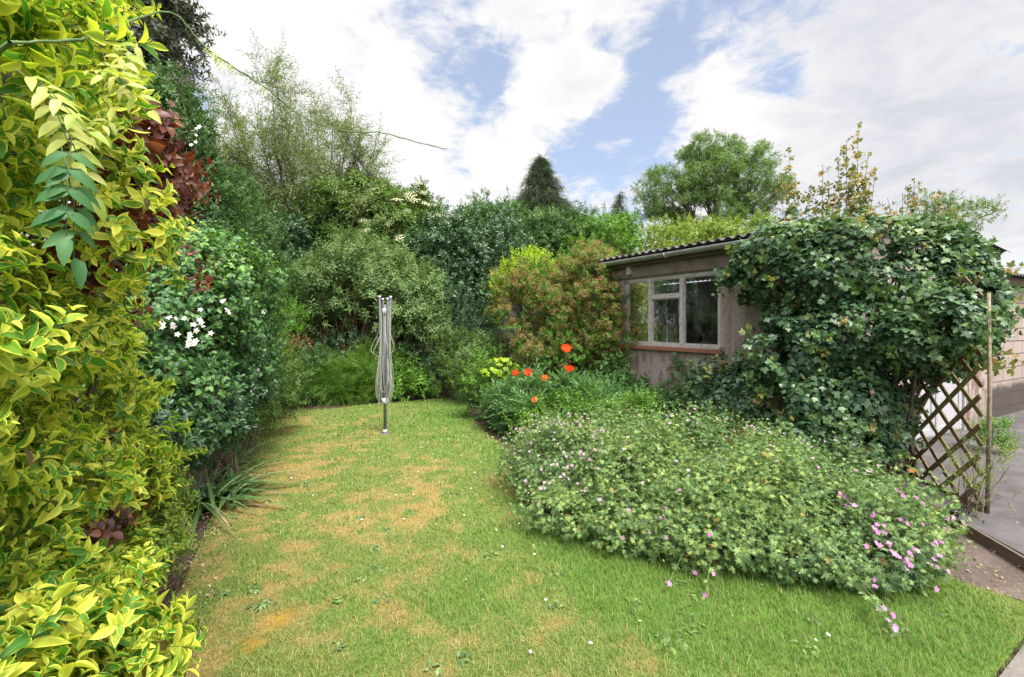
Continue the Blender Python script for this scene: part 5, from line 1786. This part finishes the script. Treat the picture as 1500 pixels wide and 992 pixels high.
for x, y, Y, s, mt, fc_, cu in ((829, 514, 6.7, 1.25, 'poppy', (.1, -.5, .85), .55), (834, 544, 6.6, 1.1, 'poppy', (.0, -.3, .9), .75), (774, 549, 6.7, 1.05, 'poppy', (-.1, -.5, .8), .6), (754, 550, 6.8, 1.0, 'poppy', (.2, -.3, .9), .8), (797, 557, 6.6, .95, 'orange', (.2, -.3, .9), .85), (783, 588, 6.3, .8, 'orange', (0, -.6, .7), .7)):
    poppy(pt(x, y, Y), s, mt, fc_, cu)
# nodding buds and pods on bare stems
for x, y in ((773, 522), (768, 538), (805, 535), (760, 560), (815, 560)):
    c = pt(x, y, 7.0)
    m2 = MB()
    q = np.linspace(0, 1, 6)[:, None]
    m2.tubes(np.array([c[0], c[1], .05]) + (c - np.array([c[0], c[1], .05])) * q + rng.normal(0, .008, (6, 3)), np.full(6, .0032), 5)
    m2.tubes(np.array([c - (0, 0, .01), c, c + (0, 0, .012), c + (0, 0, .03), c + (0, 0, .036)]), np.array([.004, .012, .016, .012, .003]), 8, cap=True)
    m2.build('bud', M['greenstem'], r_, off=b_)

bush('ivy_patch', 'dark ivy and greenery at the foot of the workshop wall below its window', 'plant', [E(925, 590, 7.6, 40, 36, .35), E(960, 605, 7.0, 50, 24, .3), E(900, 560, 8.0, 30, 40, .3), E(1000, 600, 6.6, 30, 20, .25)], MID, 'mid', 46, .17, 13, .75, .4, .45, .4, 1, .2, 8, (.006, .003), sep=.55,
     tintf=lambda P, cv: .4 + .6 * cv)
bush('knapweed', 'loose light green leafy plant between the poppies and the pink geraniums', 'plant', [E(880, 610, 6.2, 55, 26, .4), E(830, 620, 6.2, 50, 26, .4), E(930, 620, 5.9, 40, 22, .3), E(790, 618, 6.6, 40, 22, .3)], HER, 'bright', 60, .18, 12, .75, .5, .4, .4, 1, .2, 0, sep=.5)

# climbing strand of leaves on the wall below the sill
wv_b = CORNER + WD * 2.3 - WE * .05
vine = empty('wall_ivy', 'thin strand of green ivy climbing the pink wall to the red sill', 'climber', wv_b)
P = []
for k_ in range(110):
    z = rng.random() ** 1.4 * 1.2
    P.append(wv_b + WD * (rng.normal(0, .05 + .22 * (1.2 - z)) - .12 * z) - WE * rng.uniform(.02, .07) + UP * z)
P = np.array(P)
mb = MB()
mb.scatter(MAP, P, *frame_leaf(-WE[None] + rng.normal(0, .35, P.shape) + UP * .3, -UP[None] + rng.normal(0, .5, P.shape)), rng.uniform(.5, .95, len(P)), rng.random(len(P)))
mb.tubes(np.array([wv_b + WD * .03 * math.sin(q * 5) - WE * .012 + UP * q for q in np.linspace(0, 1.15, 9)]), np.linspace(.008, .003, 9), 5)
mb.build('leaves', M['mid'], vine, off=wv_b)

# ---------------------------------------------------------------- pink geraniums in front
GER = [E(830, 665, 4.9, 85, 46, .5), (.62, 4.35, .30, .55, .55, .34), (.95, 3.85, .30, .5, .5, .34), (1.3, 4.3, .36, .7, .7, .36), (1.55, 3.62, .30, .5, .48, .32), (2.0, 3.9, .32, .6, .6, .36), (2.1, 3.35, .25, .48, .38, .3),
       (2.55, 3.5, .26, .45, .42, .33), (1.9, 4.7, .36, .8, .6, .38), (1.0, 5.0, .36, .8, .5, .36), (2.75, 4.0, .25, .4, .45, .32), (1.9, 3.12, .17, .45, .32, .24), (1.0, 3.5, .17, .4, .3, .24), (2.2, 3.0, .2, .42, .3, .27), (2.4, 3.1, .2, .3, .3, .28), (1.45, 3.25, .17, .45, .3, .24), (.55, 3.75, .2, .4, .3, .25)]
GER = [(*e[:2], e[2] * .86, e[3], e[4], e[5] * .84) for e in GER]
gb = np.array([1.6, 3.9, 0.])
ger = empty('pink_geranium', 'wide sprawling mound of cut leaved pink geranium spilling over the lawn edge', 'plant', gb)
P, nr = shell_pts(GER, 15500, .62, 1.02, .2, 2.6, .03, .5, .8, 2)
kk = vnoise(P, 3.0, 7)
P = P + nr * ((kk - .5) * .16)[:, None]
P = P[P[:, 2] > .02]
nr = nr[:len(P)]
P, nr = shell_pts(GER, 21000, .62, 1.04, .36, 2.4, .03, .5, .5, 2)


def hum(p):
    q_ = p.copy()
    q_[:, 2] *= .66 + .68 * vnoise(p[:, :2], 2.4, 91) * (.6 + .8 * vnoise(p[:, :2], 5.5, 92))
    return q_


P = hum(P)
N_ = unit(nr * .45 + UP * .6 + rng.normal(0, .42, P.shape))
T_ = nr * .8 + rng.normal(0, .5, P.shape) - UP * .15
mb = MB()
bare = fbm(P, 1.7, 40, 2)
ok = rng.random(len(P)) < np.clip(3.0 - 3.3 * bare, .2, 1)
P, nr, N_, T_ = P[ok], nr[ok], N_[ok], T_[ok]
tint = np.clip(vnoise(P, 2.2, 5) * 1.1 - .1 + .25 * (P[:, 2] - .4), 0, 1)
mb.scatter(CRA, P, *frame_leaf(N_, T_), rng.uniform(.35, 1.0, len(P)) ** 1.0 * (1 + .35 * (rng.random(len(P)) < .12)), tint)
# taller lax shoots leaning out of the mound
TALL = [shoot(palm(CRANE, .034, .3, .1, .05, s), 8, .3, (75, 40), True, (1, .9, .5), .0016, s, .45) for s in range(3)]
it_ = rng.permutation(np.where(nr[:, 2] > 0)[0])[:420]
mb.scatter(TALL, P[it_], *frame_axis(unit(nr[it_] * .5 + UP * .6 + rng.normal(0, .4, (len(it_), 3)))), rng.uniform(.5, 1.05, len(it_)), rng.random(len(it_)))
# leaf stalks and flowering stems
i = rng.permutation(len(P))[:2600]
a = P[i] - N_[i] * .01
b = a - (UP * .8 + nr[i] * .4) * rng.uniform(.05, .14, (len(i), 1)) + rng.normal(0, .02, a.shape)
mb.tubes(np.stack([b, (a + b) / 2 + rng.normal(0, .006, a.shape), a], 1), np.array([.0016, .0014, .0012]), 3)
mb.build('foliage', M['crane'], ger, off=gb)
mb = MB()
P2_, n2_ = shell_pts(GER, 3300, .9, 1.2, .36, 2.4, .1, .5, .8, 2)
P2_ = hum(P2_)
dd = grow_dirs(n2_, .55, .35)
smleaf = [shoot(palm(CRANE, .027, .3, .1, .05, s), 5, .12, (70, 40), True, (1, .9, .6), .0013, s, .35) for s in range(3)]
mb.scatter(smleaf, P2_ - dd * .05, *frame_axis(dd), rng.uniform(.8, 1.7, len(P2_)), np.clip(vnoise(P2_, 2.2, 5) + .2, 0, 1))
mb.build('flowering_shoots', M['crane'], ger, off=gb)
# withered stalks in the bare patches
mb = MB()
P3, n3 = shell_pts([(1.85, 3.35, .2, .3, .2, .15), (1.42, 3.4, .18, .2, .15, .1), (2.2, 4.4, .5, .3, .2, .15)], 240, .6, 1, .2, 3)
mb.scatter([leaf(.05, .02, 2, .4, .8)], P3, *frame_axis(grow_dirs(n3, .1, .7)), rng.uniform(.6, 1.2, len(P3)), rng.random(len(P3)))
mb.build('withered_leaves', M['spent'], ger, off=gb)
# flowers: the pinker near the yard, paler towards the lawn
f5 = flower(5, .0165, .0155, .25, .7)
pro_ = {}
for mn, rv in (('petal_pink', .1), ('petal_pink', .45), ('petal_pink', .8), ('petal_pale', .3), ('petal_pale', .8)):
    m2 = MB()
    m2.scatter(f5, np.zeros((1, 3)), np.array([[1., 0, 0]]), np.array([[0, 1., 0]]), np.array([[0, 0, 1.]]), 1)
    m2.tubes(np.array([(0, 0, -.05), (0, 0, 0)]), np.array([.0012, .001]), 3)
    for ar_ in m2.a:
        ar_[:, 2] = rv
    o_ = m2.build('flower', M[mn])
    pro_.setdefault(mn, []).append(o_.data)
    bpy.data.objects.remove(o_)
FL = [(1235, 728, 3.6), (1225, 725, 3.6), (1243, 735, 3.55), (1247, 742, 3.5), (1322, 722, 3.6), (1313, 724, 3.6), (1350, 728, 3.55), (1352, 741, 3.5), (1278, 752, 3.4), (1291, 751, 3.4), (1322, 763, 3.35), (1327, 762, 3.3), (1353, 768, 3.3), (1280, 775, 3.25), (1285, 783, 3.2), (1295, 797, 3.1), (1310, 801, 3.1), (1335, 800, 3.15), (1340, 806, 3.1), (1332, 815, 3.05),
      (1374, 816, 3.05), (1376, 823, 3.0), (1312, 813, 3.05), (1306, 812, 3.05), (1357, 826, 3.0), (1334, 829, 2.95), (1325, 838, 2.9), (1281, 858, 2.75), (1370, 862, 2.95), (1376, 790, 3.1), (1388, 760, 3.3), (1405, 770, 3.25), (1389, 775, 3.2), (1307, 907, 2.62), (1311, 918, 2.6), (1293, 893, 2.65), (1030, 872, 2.95), (976, 860, 3.05), (1036, 842, 3.0), (1025, 845, 3.05), (1393, 838, 2.95), (1275, 798, 3.1), (1372, 795, 3.1), (1246, 740, 3.5), (1300, 775, 3.2)]
fp, fd_, fm_, fs = [], [], [], []
allP = np.r_[P, P2_]
axx, ayy = 750 + allP[:, 0] / allP[:, 1] * 708, 473 - (allP[:, 2] - EYE) / allP[:, 1] * 708
trail = []
for x, y, Y in FL:
    for _ in range(1 + (rng.random() < .45)):
        x_, y_ = x + rng.normal(0, 4), y + rng.normal(0, 4)
        near = np.where((axx - x_) ** 2 + (ayy - y_) ** 2 < 9 ** 2)[0]
        c = pt(x_, y_, allP[near, 1].min() - .05) if len(near) else gp(x_, y_, .07)
        if not len(near):
            trail.append(c)
        fp.append(c)
        fd_.append(unit(np.array([0, -.75, .65]) + rng.normal(0, .3, 3)))
        fm_.append('petal_pink')
        fs.append(rng.uniform(.95, 1.25))
Pf_, nf_ = shell_pts(GER, 3000, 1.0, 1.08, .25, 2.6, .15, .0, .9, 2)
up_ = (nf_[:, 2] > .1) & ((Pf_[:, 1] > 3.3) | (Pf_[:, 0] < 1.2))
Pf_, nf_ = hum(Pf_[up_]), nf_[up_]
ww = np.where(Pf_[:, 0] < .9, 1.0, np.where(Pf_[:, 0] > 2.2, .5, .3)) * np.where(Pf_[:, 1] > 4.4, 1.3, .8)
ch = rng.choice(len(Pf_), 330, replace=False, p=ww / ww.sum())
ch = ch[np.argsort(Pf_[ch, 1])]
singles, rest = ch[:max(0, 100 - len(fp))], ch[max(0, 100 - len(fp)):]
for j in singles:
    fp.append(Pf_[j] + nf_[j] * .04 + UP * .04)
    fd_.append(unit(nf_[j] * .5 + UP * .5 + np.array([0, -.35, 0]) + rng.normal(0, .25, 3)))
    fm_.append('petal_pink' if Pf_[j, 0] > 1.9 else ('petal_pale' if rng.random() < .6 else 'petal_pink'))
    fs.append(rng.uniform(.8, 1.1))
if trail:
    # lax stems that carry the outlying flowers over the turf
    mid_ = np.array([1.6, 3.6, .25])
    for c in trail:
        m2 = MB()
        a0 = c + unit((mid_ - c) * np.array([1, 1, 0])) * rng.uniform(.35, .5) + UP * .1
        q = np.linspace(0, 1, 7)[:, None]
        ln_ = a0 + (c - a0) * q + UP * .06 * np.sin(q * 3.14)
        m2.tubes(ln_, np.full(7, .0017), 4)
        k7 = rng.integers(1, 6, 5)
        m2.scatter(CRA, ln_[k7], *frame_leaf(np.tile(UP, (5, 1)) + rng.normal(0, .3, (5, 3)), rng.normal(0, 1, (5, 3))), rng.uniform(.4, .8, 5), rng.random(5))
        m2.build('trailing_stem', M['crane'], ger, off=gb)
for mn in pro_:
    s_ = [q for q in range(len(fp)) if fm_[q] == mn]
    for v_, me_ in enumerate(pro_[mn]):
        sv_ = s_[v_::len(pro_[mn])]
        put(me_, 'flower', ger, [fp[q] for q in sv_], [fd_[q] for q in sv_], [fs[q] for q in sv_], gb)
m2 = MB()
dd = unit(nf_[rest] * .5 + UP * .5 + np.array([0, -.35, 0]) + rng.normal(0, .25, (len(rest), 3)))
m2.scatter(f5, Pf_[rest] + nf_[rest] * .03 + UP * .04, *frame_axis(dd), rng.uniform(.8, 1.2, len(rest)), rng.random(len(rest)))
o_ = m2.build('small_flowers', M['petal_pale'], ger, off=gb)
o_['kind'] = 'stuff'

# ---------------------------------------------------------------- maple climber over the corner and the trellis
CLB = [E(1260, 400, 4.9, 110, 62, .45), E(1180, 400, 5.5, 75, 55, .35), E(1330, 420, 4.7, 95, 70, .4), E(1385, 440, 4.55, 66, 78, .35), E(1412, 450, 4.6, 42, 60, .3), E(1280, 480, 4.75, 110, 70, .4), E(1200, 520, 5.0, 85, 75, .35),
       E(1130, 580, 5.4, 80, 58, .35), E(1080, 590, 5.6, 52, 52, .3), E(1240, 590, 4.75, 90, 62, .35), E(1350, 510, 4.5, 62, 45, .25), E(1200, 640, 4.7, 70, 36, .3), E(1265, 590, 4.5, 34, 50, .2), E(1120, 395, 5.75, 45, 26, .15), E(1085, 410, 6.0, 26, 36, .12), E(1400, 495, 4.4, 32, 40, .2), E(1190, 352, 5.2, 80, 28, .4), E(1275, 350, 4.8, 80, 32, .4), E(1350, 365, 4.6, 62, 30, .3), E(1110, 368, 5.7, 34, 14, .2), E(1400, 395, 4.6, 42, 28, .25), E(1392, 465, 4.0, 34, 52, .2), E(1345, 490, 4.2, 52, 44, .2), E(1255, 640, 4.55, 60, 40, .25), E(1040, 575, 5.9, 30, 45, .2), E(1170, 470, 5.4, 50, 50, .15)]
mbse = np.array([3.75, 5.0, 0.])
clb = empty('maple_climber', 'big bush of dark lobed leaves smothering the workshop corner and the top of the trellis', 'climber', mbse)
P, nr = shell_pts(CLB, 24000, .55, 1.04, .3, 2.2, .05, .3, .72, 6)
gapn = fbm(P, 2.6, 60, 2)
ok = gapn < .68
P, nr = P[ok], nr[ok]
N_ = unit(nr * .65 + UP * .5 + rng.normal(0, .45, P.shape))
T_ = nr * .5 - UP * .75 + rng.normal(0, .4, P.shape)
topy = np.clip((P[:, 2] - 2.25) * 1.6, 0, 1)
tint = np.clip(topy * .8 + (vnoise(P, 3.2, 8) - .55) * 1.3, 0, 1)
mb = MB()
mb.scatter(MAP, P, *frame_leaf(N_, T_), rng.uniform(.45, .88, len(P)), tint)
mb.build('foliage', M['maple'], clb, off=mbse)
# loose green shoots that break the outline
MSH = [shoot(MAP, 6, .16, (75, 45), True, (.9, .8, .45), .0016, s, .35, petiole=.02) for s in range(4)]
P, nr = shell_pts(CLB, 520, .98, 1.12, .25, 2.2, .3, .3, .9, 6)
dd = unit(nr * .8 + UP * .25 + rng.normal(0, .4, P.shape))
mb = MB()
mb.scatter(MSH, P, *frame_axis(dd), rng.uniform(.5, 1.0, len(P)), rng.random(len(P)))
mb.build('loose_shoots', M['maple'], clb, off=mbse)
# sprays of young bronze leaves on the face
MSH = [shoot(MAP, 6, .16, (75, 45), True, (.9, .8, .45), .0016, s, .35, petiole=.02) for s in range(4)]
P, nr = shell_pts(CLB, 420, .98, 1.06, .25, 2.2, .3, .2, .9, 6)
ok = vnoise(P, 2.4, 77) > .6
P, nr = P[ok], nr[ok]
dd = grow_dirs(nr, .3, .35)
mb = MB()
mb.scatter(MSH, P, *frame_axis(dd), rng.uniform(.4, .7, len(P)), rng.random(len(P)))
mb.build('young_leaves', M['bronze'], clb, off=mbse)
mb = MB()
P, nr = shell_pts(CLB, 70, .7, .95, .2, 2, .3, .3, .6, 3)
limbs(mb, mbse, P, .028, .005, 8, .1, .15, 5)
mb.build('stems', M['twig'], clb, off=mbse)
# tall shoots standing into the sky
for x, y0, y1, Y, s, ln_ in ((1257, 345, 192, 5.3, 1.0, .02), (1240, 350, 205, 5.35, .95, 0), (1228, 350, 235, 5.4, .9, -.02), (1272, 345, 225, 5.3, .85, .12), (1283, 340, 250, 5.2, .9, .1), (1156, 360, 215, 5.8, .85, .0), (1166, 360, 255, 5.8, .95, .04), (1205, 355, 240, 5.6, .85, .0), (1215, 350, 270, 5.5, .9, .05), (1145, 365, 262, 5.9, .85, -.03), (1185, 355, 275, 5.7, .9, .0), (1340, 340, 265, 5.0, .75, .05), (1322, 335, 282, 5.0, .7, 0), (1375, 345, 283, 5.0, .8, .03), (1300, 335, 290, 5.0, .7, -.1), (1250, 340, 260, 5.2, 1.0, -.06), (1262, 345, 280, 5.2, 1.0, .03), (1390, 350, 300, 5.0, .8, .06), (1220, 345, 290, 5.2, .9, 0), (1410, 360, 320, 4.9, .7, .1)):
    a, b = pt(x - ln_ * 150, y0 + 20, Y), pt(x, y1, Y)
    L = np.linalg.norm(b - a)
    n_ = int(L / .06) * 2
    n_ = max(6, int(L / .11) * 2)
    sh = shoot(MAP, n_, L, (75, 45), False, (.95 * s, .85 * s, .5 * s), .005, int(x), .5, .12, .045)
    mb = MB()
    k_ = int(L * 17)
    u_ = rng.uniform(.12, 1, k_) ** .9
    q_ = a + (b - a) * u_[:, None]
    o_ = rng.normal(0, 1, (k_, 3)) * np.array([1, 1, .2])
    d_k = unit(unit(o_) * .8 + UP * .55)
    mb.scatter(MSH, q_ + unit(o_) * .02, *frame_axis(d_k), s * rng.uniform(.5, .95, k_) * (1.15 - .5 * u_), rng.random(k_))
    mb.scatter(sh, a[None], *frame_axis((b - a)[None]), 1.0, np.array([rng.random() * .7]))
    mb.build('tall_shoot', M['bronze'], clb, off=mbse)
# trailing ends towards the block garage
for x0, y0, x1, y1, Y in ((1455, 515, 1500, 530, 4.4), (1450, 525, 1490, 545, 4.3), (1465, 455, 1505, 440, 4.7), (1440, 430, 1475, 420, 4.5), (1470, 400, 1500, 392, 4.9)):
    a, b = pt(x0 - 25, y0, Y), pt(x1, y1, Y)
    sh = shoot(MAP, 10, float(np.linalg.norm(b - a)), (80, 55), True, (.9, .85, .5), .003, int(x0), .4, .1, .03)
    mb = MB()
    mb.scatter(sh, a[None], *frame_axis((b - a)[None]), 1.0, np.array([.5]))
    mb.build('trailing_shoot', M['bronze'], clb, off=mbse)

# behind the workshop and beside the trellis
bush('olive_shrub', 'grey green wispy shrub showing above the climber beside the far roof', 'shrub', [E(1400, 320, 9.5, 38, 26, .5), E(1365, 315, 9.6, 32, 24, .5), E(1430, 325, 9.4, 18, 14, .3), E(1350, 350, 9.5, 60, 30, .5)], SML, 'buddleia', 46, .24, 15, 1.0, .45, .45, .3, 1, .15, 14, (.03, .006), 'bark', base=(pt(1390, 340, 9.5)[0], 9.9, 0), sep=.55)
bush('straggly_shrub', 'thin straggly yellow green shrub at the foot of the trellis post', 'shrub', [E(1440, 690, 3.75, 34, 46, .15), E(1462, 672, 3.8, 20, 30, .1), E(1415, 690, 3.7, 18, 36, .1)], [shoot(mini(.03, .007), 14, .2, (50, 35), False, (1, 1, .6), .0013, s, .3) for s in range(3)], 'yellowgreen', 20, .08, 4, .75, .6, .3, .2, 1, 0, 22, (.0045, .0016), base=(*pt(1418, 745, 3.82)[:2], .08), sep=.5)
bush('yard_weed', 'small bright green weed growing on the concrete by the trellis post', 'plant', [E(1450, 642, 5.7, 16, 16, .14)], HER, 'bright', 12, .09, 9, .55, .4, .4, .3, 1, .2, 0, sep=.5, base=(*pt(1450, 650, 5.7)[:2], .085), zmin=.09)
wp = np.array([*pt(1336, 690, 4.35)[:2], .1])
wel = empty('welsh_poppy', 'single orange flower showing through the lattice of the trellis', 'flower', wp)
mb = MB()
c = pt(1336, 690, 4.35)
mb.tubes(np.array([wp, (wp + c) / 2 + (.01, 0, 0), c]), np.full(3, .0022), 4)
mb.build('stem', M['greenstem'], wel, off=wp)
for k_ in range(4):
    a_ = k_ * math.pi / 2
    m2 = MB()
    Z = unit(np.array([-.2, -.6, .75]))
    X, Y_, _ = [v[0] for v in frame_axis(Z[None])]
    if k_ == 0:
        X0, Y0 = X, Y_
    y_ = math.cos(a_) * X0 + math.sin(a_) * Y0
    m2.scatter(petal_grid(.03, .036, .5, k_), c[None], np.cross(y_, Z)[None], y_[None], Z[None], 1, np.array([.4]))
    m2.build('petal', M['orange'], wel, off=wp)
mb = MB()
P = np.tile(wp, (14, 1)) + np.c_[rng.normal(0, .05, (14, 2)), np.zeros(14)]
mb.scatter(POPL, P, *frame_leaf(np.tile(UP, (14, 1)) + rng.normal(0, .3, (14, 3)), rng.normal(0, .5, (14, 3)) + UP * .7), .5, rng.random(14))
mb.build('leaves', M['poppyleaf'], wel, off=wp)
